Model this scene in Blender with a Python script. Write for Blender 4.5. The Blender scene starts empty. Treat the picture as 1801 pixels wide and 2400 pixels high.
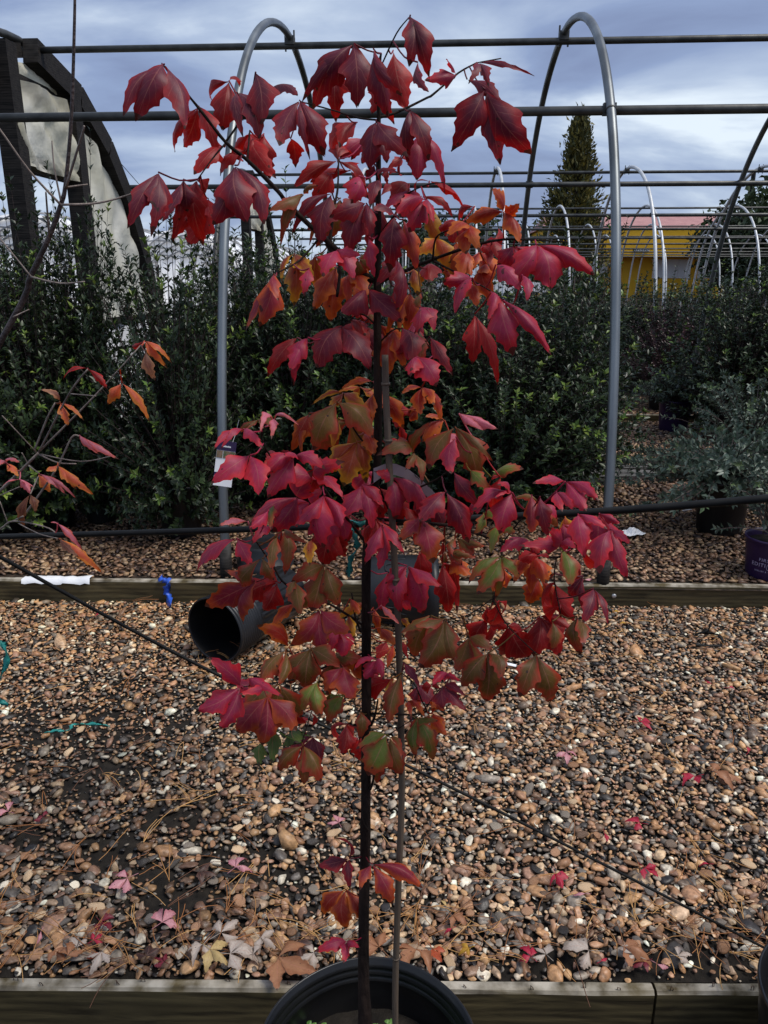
import bpy, math, random
import numpy as np
from mathutils import Vector, Matrix
R = math.radians
scene = bpy.context.scene
C = scene.collection

# ------------------------------------------------------------------ camera
PITCH, YAW, FPX, CAMZ = R(17.05), R(3.41), 1803.0, 1.34
cam = bpy.data.cameras.new('camera')
cam.sensor_width = 36.0; cam.lens = 36.0*FPX/2400.0
cam.clip_start = 0.02; cam.clip_end = 3000
camo = bpy.data.objects.new('camera', cam); C.objects.link(camo)
camo.location = (0, 0, CAMZ); camo.rotation_euler = (R(90)-PITCH, 0, YAW)
scene.camera = camo

# ------------------------------------------------------------------ sky, sun, exposure
SUN_EL, SUN_AZ = R(60), R(104)          # azimuth clockwise from +Y
world = bpy.data.worlds.new('World'); scene.world = world; world.use_nodes = True
nt = world.node_tree; nt.nodes.clear()
wo = nt.nodes.new('ShaderNodeOutputWorld'); bg = nt.nodes.new('ShaderNodeBackground')
sky = nt.nodes.new('ShaderNodeTexSky'); sky.sky_type = 'NISHITA'; sky.sun_disc = False
sky.sun_elevation = SUN_EL; sky.sun_rotation = SUN_AZ
tc = nt.nodes.new('ShaderNodeTexCoord')
sep = nt.nodes.new('ShaderNodeSeparateXYZ')
nt.links.new(tc.outputs['Generated'], sep.inputs[0])
# cloud layer: project the view direction on a flat cloud deck
zz = nt.nodes.new('ShaderNodeMath'); zz.operation = 'MAXIMUM'; zz.inputs[1].default_value = 0.0
nt.links.new(sep.outputs['Z'], zz.inputs[0])
za = nt.nodes.new('ShaderNodeMath'); za.operation = 'ADD'; za.inputs[1].default_value = 0.34
nt.links.new(zz.outputs[0], za.inputs[0])
dv = nt.nodes.new('ShaderNodeVectorMath'); dv.operation = 'DIVIDE'
cb = nt.nodes.new('ShaderNodeCombineXYZ')
for i in range(3): nt.links.new(za.outputs[0], cb.inputs[i])
nt.links.new(tc.outputs['Generated'], dv.inputs[0]); nt.links.new(cb.outputs[0], dv.inputs[1])
mp = nt.nodes.new('ShaderNodeMapping'); mp.inputs['Scale'].default_value = (1.15, 1.9, 0.8)
mp.inputs['Location'].default_value = (3.1, 0.6, 0.0)
nt.links.new(dv.outputs[0], mp.inputs[0])
n1 = nt.nodes.new('ShaderNodeTexNoise'); n1.inputs['Scale'].default_value = 1.35
n1.inputs['Detail'].default_value = 7; n1.inputs['Roughness'].default_value = 0.52
n1.inputs['Distortion'].default_value = 0.35
nt.links.new(mp.outputs[0], n1.inputs['Vector'])
rp = nt.nodes.new('ShaderNodeValToRGB'); e = rp.color_ramp.elements
e[0].position = 0.32; e[0].color = (0.142, 0.177, 0.30, 1)
e[1].position = 0.68; e[1].color = (0.60, 0.67, 0.74, 1)
k = e.new(0.46); k.color = (0.203, 0.262, 0.415, 1)
k = e.new(0.57); k.color = (0.34, 0.41, 0.54, 1)
nt.links.new(n1.outputs['Fac'], rp.inputs[0])
ml = nt.nodes.new('ShaderNodeVectorMath'); ml.operation = 'SCALE'; ml.inputs['Scale'].default_value = 10.0
nt.links.new(rp.outputs[0], ml.inputs[0])
mx = nt.nodes.new('ShaderNodeMix'); mx.data_type = 'RGBA'; mx.inputs['Factor'].default_value = 0.90
nt.links.new(sky.outputs[0], mx.inputs[6]); nt.links.new(ml.outputs[0], mx.inputs[7])
nt.links.new(mx.outputs[2], bg.inputs['Color']); bg.inputs['Strength'].default_value = 0.1
nt.links.new(bg.outputs[0], wo.inputs[0])
sl = bpy.data.lights.new('sun', 'SUN'); sl.energy = 2.3; sl.angle = R(24); sl.color = (1.0, 0.95, 0.88)
so = bpy.data.objects.new('sun', sl); C.objects.link(so)
sd = Vector((math.sin(SUN_AZ)*math.cos(SUN_EL), math.cos(SUN_AZ)*math.cos(SUN_EL), math.sin(SUN_EL)))
so.rotation_euler = (-sd).to_track_quat('-Z', 'Y').to_euler(); so.location = (0, -5, 30)
vs = scene.view_settings
vs.view_transform = 'Standard'; vs.look = 'None'; vs.exposure = 0.5; vs.gamma = 1.0; vs.use_curve_mapping = False
scene.render.engine = 'CYCLES'
scene.cycles.max_bounces = 6; scene.cycles.transparent_max_bounces = 6

# ------------------------------------------------------------------ pixel -> place helpers (photo 1801 x 2400)
cp, sp, cy, sy = math.cos(PITCH), math.sin(PITCH), math.cos(YAW), math.sin(YAW)
def ray(x, y):
    a, b = (x-900.5)/FPX, (1200-y)/FPX
    dx, dy, dz = a, cp+sp*b, -sp+cp*b
    return Vector((cy*dx-sy*dy, sy*dx+cy*dy, dz))
def PY(x, y, Y):
    d = ray(x, y); return Vector((0, 0, CAMZ))+d*(Y/d.y)
def PZ(x, y, z):
    d = ray(x, y); return Vector((0, 0, CAMZ))+d*((z-CAMZ)/d.z)
def mpp(Y, z):                                   # metres per photo pixel at a place
    return (Y*cp-(z-CAMZ)*sp)/FPX

# ------------------------------------------------------------------ materials
def nodes(m): m.use_nodes = True; return m.node_tree.nodes, m.node_tree.links
def lin(h):
    h = h.lstrip('#'); v = [int(h[i:i+2], 16)/255 for i in (0, 2, 4)]
    return tuple(c/12.92 if c <= .04045 else ((c+.055)/1.055)**2.4 for c in v)
def mat(name, a, b=None, scale=8, rough=.6, metal=0, bump=0, stretch=(1,1,1), detail=5, spec=.5, bscale=None, lo=.35, hi=.65, bdist=.01):
    m = bpy.data.materials.new(name); n, l = nodes(m); p = n['Principled BSDF']
    p.inputs['Roughness'].default_value = rough; p.inputs['Metallic'].default_value = metal
    p.inputs['Specular IOR Level'].default_value = spec
    t = n.new('ShaderNodeTexCoord'); mpn = n.new('ShaderNodeMapping'); mpn.inputs['Scale'].default_value = stretch
    l.new(t.outputs['Object'], mpn.inputs[0])
    no = n.new('ShaderNodeTexNoise'); no.inputs['Scale'].default_value = scale; no.inputs['Detail'].default_value = detail
    l.new(mpn.outputs[0], no.inputs['Vector'])
    r = n.new('ShaderNodeValToRGB'); r.color_ramp.elements[0].position = lo; r.color_ramp.elements[1].position = hi
    r.color_ramp.elements[0].color = (*a, 1); r.color_ramp.elements[1].color = (*(b or a), 1)
    l.new(no.outputs['Fac'], r.inputs[0]); l.new(r.outputs[0], p.inputs['Base Color'])
    if bump:
        bn = n.new('ShaderNodeBump'); bn.inputs['Strength'].default_value = bump; bn.inputs['Distance'].default_value = bdist
        n2 = n.new('ShaderNodeTexNoise'); n2.inputs['Scale'].default_value = bscale or scale*3; n2.inputs['Detail'].default_value = 6
        l.new(mpn.outputs[0], n2.inputs['Vector']); l.new(n2.outputs['Fac'], bn.inputs['Height']); l.new(bn.outputs[0], p.inputs['Normal'])
    return m
def attr_mat(name, rough=.5, trans=0.0, spec=.5, mul=1.0, bump=0, noise=0.0):
    """colour from the mesh attribute 'col' (pigment of each piece)"""
    m = bpy.data.materials.new(name); n, l = nodes(m); p = n['Principled BSDF']; out = n['Material Output']
    a = n.new('ShaderNodeAttribute'); a.attribute_name = 'col'
    colr = a.outputs['Color']
    if noise:
        t = n.new('ShaderNodeTexCoord'); no = n.new('ShaderNodeTexNoise'); no.inputs['Scale'].default_value = 90; no.inputs['Detail'].default_value = 4
        l.new(t.outputs['Object'], no.inputs['Vector'])
        mr = n.new('ShaderNodeMapRange'); mr.inputs[1].default_value = .3; mr.inputs[2].default_value = .7
        mr.inputs[3].default_value = 1-noise; mr.inputs[4].default_value = 1+noise
        l.new(no.outputs['Fac'], mr.inputs[0])
        sc = n.new('ShaderNodeVectorMath'); sc.operation = 'SCALE'
        l.new(colr, sc.inputs[0]); l.new(mr.outputs[0], sc.inputs['Scale']); colr = sc.outputs[0]
        if bump:
            bn = n.new('ShaderNodeBump'); bn.inputs['Strength'].default_value = bump; bn.inputs['Distance'].default_value = .004
            l.new(no.outputs['Fac'], bn.inputs['Height']); l.new(bn.outputs[0], p.inputs['Normal'])
    l.new(colr, p.inputs['Base Color']); p.inputs['Roughness'].default_value = rough
    p.inputs['Specular IOR Level'].default_value = spec
    if trans:
        tr = n.new('ShaderNodeBsdfTranslucent'); l.new(colr, tr.inputs[0])
        ms = n.new('ShaderNodeMixShader'); ms.inputs[0].default_value = trans
        l.new(p.outputs[0], ms.inputs[1]); l.new(tr.outputs[0], ms.inputs[2]); l.new(ms.outputs[0], out.inputs[0])
    return m
def wood_mat(name, a, b, top, knots=True, scale=1.0):
    m = bpy.data.materials.new(name); n, l = nodes(m); p = n['Principled BSDF']
    t = n.new('ShaderNodeTexCoord'); mpn = n.new('ShaderNodeMapping'); mpn.inputs['Scale'].default_value = (1.3*scale, 9*scale, 9*scale)
    l.new(t.outputs['Object'], mpn.inputs[0])
    no = n.new('ShaderNodeTexNoise'); no.inputs['Scale'].default_value = 3; no.inputs['Detail'].default_value = 8; no.inputs['Distortion'].default_value = 1.2
    l.new(mpn.outputs[0], no.inputs['Vector'])
    wv = n.new('ShaderNodeTexWave'); wv.wave_type = 'BANDS'; wv.bands_direction = 'Z'; wv.inputs['Scale'].default_value = 1.6
    wv.inputs['Distortion'].default_value = 6; wv.inputs['Detail'].default_value = 3
    l.new(mpn.outputs[0], wv.inputs['Vector'])
    ad = n.new('ShaderNodeMath'); ad.operation = 'MULTIPLY_ADD'; ad.inputs[1].default_value = .16
    l.new(wv.outputs['Fac'], ad.inputs[0]); l.new(no.outputs['Fac'], ad.inputs[2])
    r = n.new('ShaderNodeValToRGB'); r.color_ramp.elements[0].position = .40; r.color_ramp.elements[1].position = .78
    r.color_ramp.elements[0].color = (*a, 1); r.color_ramp.elements[1].color = (*b, 1)
    l.new(ad.outputs[0], r.inputs[0])
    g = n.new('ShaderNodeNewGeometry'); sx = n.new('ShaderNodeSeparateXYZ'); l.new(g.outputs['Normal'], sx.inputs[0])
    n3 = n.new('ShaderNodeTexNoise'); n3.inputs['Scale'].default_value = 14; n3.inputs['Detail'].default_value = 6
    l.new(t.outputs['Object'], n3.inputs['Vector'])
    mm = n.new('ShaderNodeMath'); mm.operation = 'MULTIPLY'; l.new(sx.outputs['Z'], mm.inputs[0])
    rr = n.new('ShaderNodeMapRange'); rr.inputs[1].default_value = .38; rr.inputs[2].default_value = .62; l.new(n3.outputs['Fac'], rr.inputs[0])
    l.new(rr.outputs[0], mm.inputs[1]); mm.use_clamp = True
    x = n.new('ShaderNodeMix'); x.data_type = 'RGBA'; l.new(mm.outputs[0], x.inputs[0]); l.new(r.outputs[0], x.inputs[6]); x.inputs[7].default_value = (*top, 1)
    l.new(x.outputs[2], p.inputs['Base Color']); p.inputs['Roughness'].default_value = .75; p.inputs['Specular IOR Level'].default_value = .25
    bn = n.new('ShaderNodeBump'); bn.inputs['Strength'].default_value = .5; bn.inputs['Distance'].default_value = .004
    l.new(ad.outputs[0], bn.inputs['Height']); l.new(bn.outputs[0], p.inputs['Normal'])
    return m
def leaf_mat(name, trans):
    """maple leaf: pigment ca in the middle, cb towards the margin, veins from leaf coordinates"""
    m = bpy.data.materials.new(name); n, l = nodes(m); p = n['Principled BSDF']; out = n['Material Output']
    A = n.new('ShaderNodeAttribute'); A.attribute_name = 'ca'
    B = n.new('ShaderNodeAttribute'); B.attribute_name = 'cb'
    U = n.new('ShaderNodeAttribute'); U.attribute_name = 'lc'
    s = n.new('ShaderNodeSeparateXYZ'); l.new(U.outputs['Vector'], s.inputs[0])
    def math_(op, a, b=None, c=None):
        q = n.new('ShaderNodeMath'); q.operation = op
        for i, v in enumerate((a, b, c)):
            if v is None: continue
            if isinstance(v, (int, float)): q.inputs[i].default_value = v
            else: l.new(v, q.inputs[i])
        return q.outputs[0]
    av = math_('ABSOLUTE', s.outputs['Y'])
    t = n.new('ShaderNodeTexCoord'); no = n.new('ShaderNodeTexNoise'); no.inputs['Scale'].default_value = 38; no.inputs['Detail'].default_value = 4
    l.new(t.outputs['Object'], no.inputs['Vector'])
    edge = math_('MAXIMUM', av, math_('MULTIPLY_ADD', s.outputs['X'], 1.5, -.55))
    e2 = math_('MULTIPLY_ADD', no.outputs['Fac'], 1.3, -.65)
    mr = n.new('ShaderNodeMapRange'); mr.inputs[1].default_value = .35; mr.inputs[2].default_value = 1.0; mr.interpolation_type = 'SMOOTHSTEP'
    l.new(math_('ADD', edge, e2), mr.inputs[0])
    x = n.new('ShaderNodeMix'); x.data_type = 'RGBA'; l.new(mr.outputs[0], x.inputs[0]); l.new(A.outputs['Color'], x.inputs[6]); l.new(B.outputs['Color'], x.inputs[7])
    # veins: midrib and slanting side veins
    mid = math_('LESS_THAN', av, .035)
    fr = math_('FRACT', math_('MULTIPLY', math_('SUBTRACT', s.outputs['X'], math_('MULTIPLY', av, .28)), 6.5))
    sv = math_('MULTIPLY', math_('LESS_THAN', fr, .075), math_('LESS_THAN', av, .85))
    vein = math_('MAXIMUM', mid, math_('MULTIPLY', sv, .6))
    x2 = n.new('ShaderNodeMix'); x2.data_type = 'RGBA'; l.new(math_('MULTIPLY', vein, .42), x2.inputs[0]); l.new(x.outputs[2], x2.inputs[6])
    x2.inputs[7].default_value = (.42, .16, .12, 1)
    n6 = n.new('ShaderNodeTexNoise'); n6.inputs['Scale'].default_value = 120; n6.inputs['Detail'].default_value = 1
    l.new(t.outputs['Object'], n6.inputs['Vector'])
    brown = math_('MAXIMUM', math_('MULTIPLY', math_('GREATER_THAN', math_('ADD', s.outputs['X'], math_('MULTIPLY', no.outputs['Fac'], .25)), 1.07), .85), math_('MULTIPLY', math_('GREATER_THAN', n6.outputs['Fac'], .74), .8))
    x3 = n.new('ShaderNodeMix'); x3.data_type = 'RGBA'; l.new(brown, x3.inputs[0]); l.new(x2.outputs[2], x3.inputs[6]); x3.inputs[7].default_value = (.035,.018,.012,1)
    x2 = x3
    n5 = n.new('ShaderNodeTexNoise'); n5.inputs['Scale'].default_value = 240; n5.inputs['Detail'].default_value = 3
    l.new(t.outputs['Object'], n5.inputs['Vector'])
    sc = n.new('ShaderNodeVectorMath'); sc.operation = 'SCALE'; l.new(x2.outputs[2], sc.inputs[0])
    l.new(math_('MULTIPLY_ADD', n5.outputs['Fac'], .5, .75), sc.inputs['Scale'])
    l.new(sc.outputs[0], p.inputs['Base Color']); p.inputs['Roughness'].default_value = .5; p.inputs['Specular IOR Level'].default_value = .38
    bn = n.new('ShaderNodeBump'); bn.inputs['Strength'].default_value = .35; bn.inputs['Distance'].default_value = .0012; bn.invert = True
    l.new(math_('ADD', vein, math_('MULTIPLY', n5.outputs['Fac'], .4)), bn.inputs['Height']); l.new(bn.outputs[0], p.inputs['Normal'])
    tr = n.new('ShaderNodeBsdfTranslucent'); g = n.new('ShaderNodeVectorMath'); g.operation = 'MULTIPLY'; g.inputs[1].default_value = (1.5, .85, .5)
    l.new(sc.outputs[0], g.inputs[0]); l.new(g.outputs[0], tr.inputs[0])
    ms = n.new('ShaderNodeMixShader'); ms.inputs[0].default_value = trans
    l.new(p.outputs[0], ms.inputs[1]); l.new(tr.outputs[0], ms.inputs[2]); l.new(ms.outputs[0], out.inputs[0])
    return m

M = {}
M['soil'] = mat('soil', (.009,.0075,.006), (.022,.018,.014), 30, .9, bump=.6, spec=.2)
M['stone'] = attr_mat('stone', .45, spec=.45, noise=.38, bump=.5)
M['needle'] = attr_mat('needle', .6)
M['leaf'] = leaf_mat('maple_leaf', .34)
M['dryleaf'] = leaf_mat('dry_leaf', .15)
M['bark'] = mat('bark', (.009,.006,.005), (.034,.021,.016), 40, .8, bump=.9, stretch=(1,1,.3), spec=.15)
M['bark_grey'] = mat('bark_grey', (.13,.10,.085), (.30,.24,.20), 60, .7, bump=.5, stretch=(1,1,.3))
M['twig_dark'] = mat('twig_dark', (.025,.016,.014), (.07,.045,.04), 60, .6, bump=.4)
M['bamboo'] = mat('bamboo', (.05,.035,.025), (.13,.095,.065), 30, .6, bump=.5, stretch=(1,1,.08))
M['pot'] = mat('black_plastic', (.006,.006,.007), (.017,.016,.015), 9, .34, bump=.08, spec=.45, lo=.4, hi=.8)
M['pot_grey'] = mat('weathered_plastic', (.009,.010,.012), (.018,.019,.022), 12, .42, bump=.08, spec=.3)
M['purple'] = mat('purple_plastic', (.020,.008,.044), (.026,.010,.055), 14, .42, spec=.4)
M['print'] = mat('print_lilac', (.36,.31,.46), None, 5, .6)
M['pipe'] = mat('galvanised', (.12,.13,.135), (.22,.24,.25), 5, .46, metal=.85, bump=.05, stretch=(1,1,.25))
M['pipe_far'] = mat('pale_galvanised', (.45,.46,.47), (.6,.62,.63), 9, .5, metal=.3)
M['pipe_dark'] = mat('dull_steel', (.055,.055,.052), (.10,.10,.092), 12, .5, metal=.6, bump=.05)
M['wood'] = wood_mat('treated_pine', (.035,.026,.012), (.115,.088,.04), (.42,.38,.31))
M['wood_old'] = wood_mat('old_wood', (.006,.005,.0045), (.026,.022,.019), (.08,.075,.07), scale=1.5)
M['plastic'] = mat('old_polythene', (.60,.56,.38), (.84,.82,.74), 1.8, .38, bump=.8, stretch=(1,1,.6), lo=.36, hi=.60, bscale=6, bdist=.05)
def see_through(m, c, f):
    n, l = nodes(m); p = n['Principled BSDF']; out = n['Material Output']; tr = n.new('ShaderNodeBsdfTranslucent'); tr.inputs[0].default_value = (*c, 1)
    ms = n.new('ShaderNodeMixShader'); ms.inputs[0].default_value = f; l.new(p.outputs[0], ms.inputs[1]); l.new(tr.outputs[0], ms.inputs[2]); l.new(ms.outputs[0], out.inputs[0])
see_through(M['plastic'], (.86,.80,.60), .4)
M['white'] = mat('white_plastic', (.74,.75,.77), (.86,.87,.88), 6, .45, bump=.1)
M['paper'] = mat('dull_paper', (.42,.38,.40), (.5,.46,.47), 9, .7)
M['cable'] = mat('black_rubber', (.004,.004,.004), (.009,.009,.008), 40, .6, spec=.25)
M['staple'] = mat('rusty_staple', (.03,.016,.01), (.07,.035,.02), 60, .7)
M['zinc'] = mat('zinc', (.5,.5,.5), None, 20, .4, metal=.6)
M['blue'] = mat('blue_tape', (.02,.08,.45), (.035,.12,.6), 20, .45, bump=.3)
M['teal'] = mat('teal_tape', (.012,.17,.15), (.03,.3,.26), 20, .45, bump=.3)
M['shrub'] = attr_mat('shrub_leaf', .36, trans=.18, spec=.32)
M['treeleaf'] = attr_mat('tree_leaf', .6, trans=.15, spec=.3)
M['yellow'] = mat('yellow_paint', (.80,.44,.010), (.86,.48,.014), 3, .6, bump=.05)
M['roof'] = mat('pink_roof', (.36,.17,.16), (.44,.22,.20), 2, .6)
M['glass'] = mat('window_pane', (.8,.83,.88), (.86,.88,.9), 2, .25)
M['dark'] = mat('dark_gap', (.02,.02,.018), None, 5, .7)
M['sign'] = mat('green_sign', (.012,.03,.015), None, 5, .5)
M['net'] = mat('grey_net_pipe', (.2,.21,.22), (.3,.3,.3), 5, .6)
M['cloth'] = mat('landscape_cloth', (.05,.052,.05), (.13,.125,.12), 18, .9, bump=.6)
M['photo'] = mat('tag_picture', (.05,.09,.03), (.35,.16,.12), 90, .5)
M['truck'] = mat('white_paint', (.75,.76,.77), None, 4, .3)
M['tyre'] = mat('tyre', (.012,.012,.012), None, 5, .8)
M['clover'] = mat('clover', (.07,.16,.03), (.13,.24,.05), 40, .5)

# ------------------------------------------------------------------ building blocks
def link(o, parent=None):
    C.objects.link(o)
    if parent: o.parent = parent
    return o
def mesh(name, v, f, m, parent=None, smooth=False, attrs=None):
    me = bpy.data.meshes.new(name)
    if isinstance(v, np.ndarray):
        nv = len(v); me.vertices.add(nv); me.vertices.foreach_set('co', v.astype(np.float32).ravel())
        k = f.shape[1]; nf = len(f); me.loops.add(nf*k); me.loops.foreach_set('vertex_index', f.astype(np.int32).ravel())
        me.polygons.add(nf); me.polygons.foreach_set('loop_start', np.arange(0, nf*k, k, dtype=np.int32))
        me.update(calc_edges=True)
    else:
        me.from_pydata([tuple(p) for p in v], [], [tuple(q) for q in f]); me.update()
    if attrs:
        for nm, (ty, data) in attrs.items():
            a = me.attributes.new(nm, ty, 'POINT')
            d = np.asarray(data, dtype=np.float32)
            if ty == 'FLOAT_COLOR':
                d = np.concatenate([d, np.ones((len(d), 1), np.float32)], 1); a.data.foreach_set('color', d.ravel())
            else: a.data.foreach_set('vector', d.ravel())
    if smooth: me.polygons.foreach_set('use_smooth', [True]*len(me.polygons))
    me.materials.append(m)
    return link(bpy.data.objects.new(name, me), parent)
def thing(name, label, cat, loc=(0,0,0), rz=0, group=None):
    o = bpy.data.objects.new(name, None); o.empty_display_size = .05; C.objects.link(o)
    o.location = loc; o.rotation_euler = (0, 0, rz); return tag(o, label, cat, group)
def tag(o, label=None, cat=None, group=None, kind=None):
    if label: o['label'] = label
    if cat: o['category'] = cat
    if group: o['group'] = group
    if kind: o['kind'] = kind
    return o
def copy_tree(o, parent=None):
    c = o.copy(); C.objects.link(c); c.parent = parent
    for ch in list(o.children): copy_tree(ch, c)
    return c
class MB:
    def __init__(s): s.v = []; s.f = []
    def add(s, v, f):
        b = len(s.v); s.v += [Vector(p) for p in v]; s.f += [tuple(i+b for i in q) for q in f]; return s
    def box(s, c, d, rot=None):
        c = Vector(c); h = Vector(d)/2
        vs_ = [Vector((x*h.x, y*h.y, z*h.z)) for x in (-1,1) for y in (-1,1) for z in (-1,1)]
        if rot is not None: vs_ = [rot @ p for p in vs_]
        return s.add([p+c for p in vs_], [(0,1,3,2),(4,6,7,5),(0,4,5,1),(2,3,7,6),(0,2,6,4),(1,5,7,3)])
    def beam(s, a, b, w, h, up=(0,0,1)):                 # square bar from a to b
        a, b = Vector(a), Vector(b); t = (b-a).normalized(); u = Vector(up); u = (u-t*u.dot(t)).normalized(); r = t.cross(u)
        vs_ = [p+r*(w/2*i)+u*(h/2*j) for p in (a, b) for i, j in ((-1,-1),(1,-1),(1,1),(-1,1))]
        return s.add(vs_, [(0,3,2,1),(4,5,6,7),(0,1,5,4),(1,2,6,5),(2,3,7,6),(3,0,4,7)])
    def tube(s, pts, rad, n=8, cap=True):
        pts = [Vector(p) for p in pts]; k = len(pts)
        if isinstance(rad, (int, float)): rad = [rad]*k
        vs_, fs = [], []; u = None
        for i in range(k):
            t = (pts[min(i+1, k-1)]-pts[max(i-1, 0)])
            t = t.normalized() if t.length > 1e-9 else Vector((0,0,1))
            if u is None:
                u = t.orthogonal().normalized()
            u = (u-t*u.dot(t)); u = u.normalized() if u.length > 1e-6 else t.orthogonal().normalized()
            w = t.cross(u)
            for j in range(n):
                a = 2*math.pi*j/n; vs_.append(pts[i]+(u*math.cos(a)+w*math.sin(a))*rad[i])
        for i in range(k-1):
            for j in range(n):
                fs.append((i*n+j, i*n+(j+1)%n, (i+1)*n+(j+1)%n, (i+1)*n+j))
        if cap: fs.append(tuple(reversed(range(n)))); fs.append(tuple((k-1)*n+j for j in range(n)))
        return s.add(vs_, fs)
    def lathe(s, prof, n=40, mtx=None, ang=None, wob=None):
        k = len(prof); vs_, fs = [], []
        for r, z in prof:
            for j in range(n):
                a = 2*math.pi*j/n; rr = r*(1+(wob(a, z) if wob else 0))
                p = Vector((rr*math.cos(a), rr*math.sin(a), z)); vs_.append(mtx @ p if mtx is not None else p)
        for i in range(k-1):
            for j in range(n): fs.append((i*n+j, i*n+(j+1)%n, (i+1)*n+(j+1)%n, (i+1)*n+j))
        return s.add(vs_, fs)
    def disc(s, r, z, n=40, mtx=None):
        vs_ = [Vector((r*math.cos(2*math.pi*j/n), r*math.sin(2*math.pi*j/n), z)) for j in range(n)]
        return s.add([mtx @ p if mtx is not None else p for p in vs_], [tuple(range(n))])
    def build(s, name, m, parent=None, smooth=False): return mesh(name, s.v, s.f, m, parent, smooth)
def spline(pts, per=6):
    P_ = [Vector(p) for p in pts]; out = []
    for i in range(len(P_)-1):
        p0, p1, p2, p3 = P_[max(i-1,0)], P_[i], P_[i+1], P_[min(i+2, len(P_)-1)]
        for k_ in range(per):
            t = k_/per
            out.append(.5*((2*p1)+(p2-p0)*t+(2*p0-5*p1+4*p2-p3)*t*t+(3*p1-p0-3*p2+p3)*t**3))
    out.append(P_[-1]); return out
def lerp_list(a, n): return [a[0]+(a[1]-a[0])*i/(n-1) for i in range(n)]

rng = np.random.default_rng(7); random.seed(7)
BED, MID, WALK = 0.0, -0.09, -0.23                # levels: planting bed, gravel strip, camera's walkway

# ------------------------------------------------------------------ ground
v, f = [], []
NL = lambda x: 1.2125+(max(-3.2,min(4,x))+.878)*.0512
FL = lambda x: 3.19+(max(-3.2,min(4.2,x))+1.97)*.036
for x in (-700, -3.2, 4.0, 700):
    for y, z in ((-200,WALK),(NL(x)-.004,WALK),(NL(x)+.004,MID-.012),(FL(x)-.004,MID-.012),(FL(x)+.004,BED-.012),(12,BED-.012),(900,BED-.012)): v.append((x,y,z))
for i in range(3):
    for j in range(6): f.append((7*i+j, 7*i+7+j, 7*i+8+j, 7*i+j+1))
M['ground'] = mat('ground', (.016,.012,.009), (.075,.05,.034), 26, .9, bump=.8, spec=.2, lo=.4, hi=.7)
tag(mesh('ground', v, f, M['ground']), kind='structure')

# ------------------------------------------------------------------ gravel
def ico(sub):
    import bmesh
    bm = bmesh.new(); bmesh.ops.create_icosphere(bm, subdivisions=sub, radius=1)
    v = np.array([p.co for p in bm.verts]); f = np.array([[q.index for q in t.verts] for t in bm.faces]); bm.free(); return v, f
def stone_shapes(n, sub, seed):
    r = np.random.default_rng(seed); v, f = ico(sub); out = []
    for i in range(n):
        s = v.copy()
        for _ in range(9):                       # cut facets, so that pebbles have soft corners
            d = r.normal(size=3); d /= np.linalg.norm(d); h = r.uniform(.42, .86)
            t = s @ d; over = np.maximum(t-h, 0); s -= over[:, None]*d*r.uniform(.85, 1)
        s *= 1+r.normal(0, .035, (len(s), 1))
        out.append(s)
    return np.array(out), f
PAL = np.array([lin(h) for h in ('a9805a','b68e64','8c674a','c2a582','765c48','665648','b4977a','e4d8c0','9f9280','625b54','84796c','3e3934','a87f60','d6cab4','2b2725','98745e')])
PW = np.array([9,9,9,7.5,9,9,8,2.8,7,8,7,8,9,3.2,6,9.]); PW /= PW.sum()
FARPAL = np.array([lin(h) for h in ('6c4f3a','7a5b44','584232','8b6a50','40302a','957858','634c3a','a88c6e')])
def gravel_mesh(name, xy, size, z0, sub, seed, parent, pal=PAL, pw=PW, lift=.35, tint=None):
    r = np.random.default_rng(seed); n = len(xy); S, f = stone_shapes(36, sub, seed)
    k = r.integers(0, 36, n); V = S[k]
    sc = np.stack([size*r.uniform(.85,1.6,n), size*r.uniform(.65,1.05,n), size*r.uniform(.28,.55,n)], 1)*.5
    V = V*sc[:, None, :]
    def rot(V, a, i, j):
        c, s = np.cos(a)[:, None], np.sin(a)[:, None]; A, B = V[:,:,i].copy(), V[:,:,j].copy()
        V[:,:,i] = A*c-B*s; V[:,:,j] = A*s+B*c
    rot(V, r.normal(0,.3,n), 1, 2); rot(V, r.normal(0,.3,n), 0, 2); rot(V, r.uniform(0,6.28,n), 0, 1)
    V[:,:,0] += xy[:,0:1]; V[:,:,1] += xy[:,1:2]; V[:,:,2] += (z0+sc[:,2]*lift+r.uniform(-.003,.004,n))[:,None]
    nv = S.shape[1]; F = (f[None]+(np.arange(n)*nv)[:,None,None]).reshape(-1,3)
    col = np.minimum(.85, pal[r.choice(len(pal), n, p=pw)]*r.uniform(.8,1.32,(n,1)))
    if pal is PAL:                              # damp, dirt-coated pebbles round the muddy patch; warmer stone towards the far edge
        w_ = np.zeros(n)
        for bx_, by_, br in BARE[:7]: w_ = np.maximum(w_, np.exp(-((xy[:,0]-bx_)**2+((xy[:,1]-by_)*1.4)**2)/(br*2.1)**2))
        col *= (1-.58*w_)[:,None]
        wf = np.clip((xy[:,1]-2.2)/.9, 0, 1)*np.clip(.7-xy[:,0]*.5, .3, 1); col *= 1+wf[:,None]*np.array([.06,-.04,-.2])
    o = mesh(name, V.reshape(-1,3), F, M['stone'], parent, sub > 1, {'col': ('FLOAT_COLOR', np.repeat(col, nv, 0))})
    return tag(o, kind='stuff')
def vnoise(x, y, s, seed):
    r = np.random.default_rng(seed); g = r.uniform(0,1,(64,64)); x, y = x*s+20, y*s+20
    i, j = np.floor(x).astype(int), np.floor(y).astype(int); fx, fy = x-i, y-j; fx, fy = fx*fx*(3-2*fx), fy*fy*(3-2*fy)
    G = lambda a, b: g[a%64, b%64]
    return (G(i,j)*(1-fx)+G(i+1,j)*fx)*(1-fy)+(G(i,j+1)*(1-fx)+G(i+1,j+1)*fx)*fy
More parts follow.
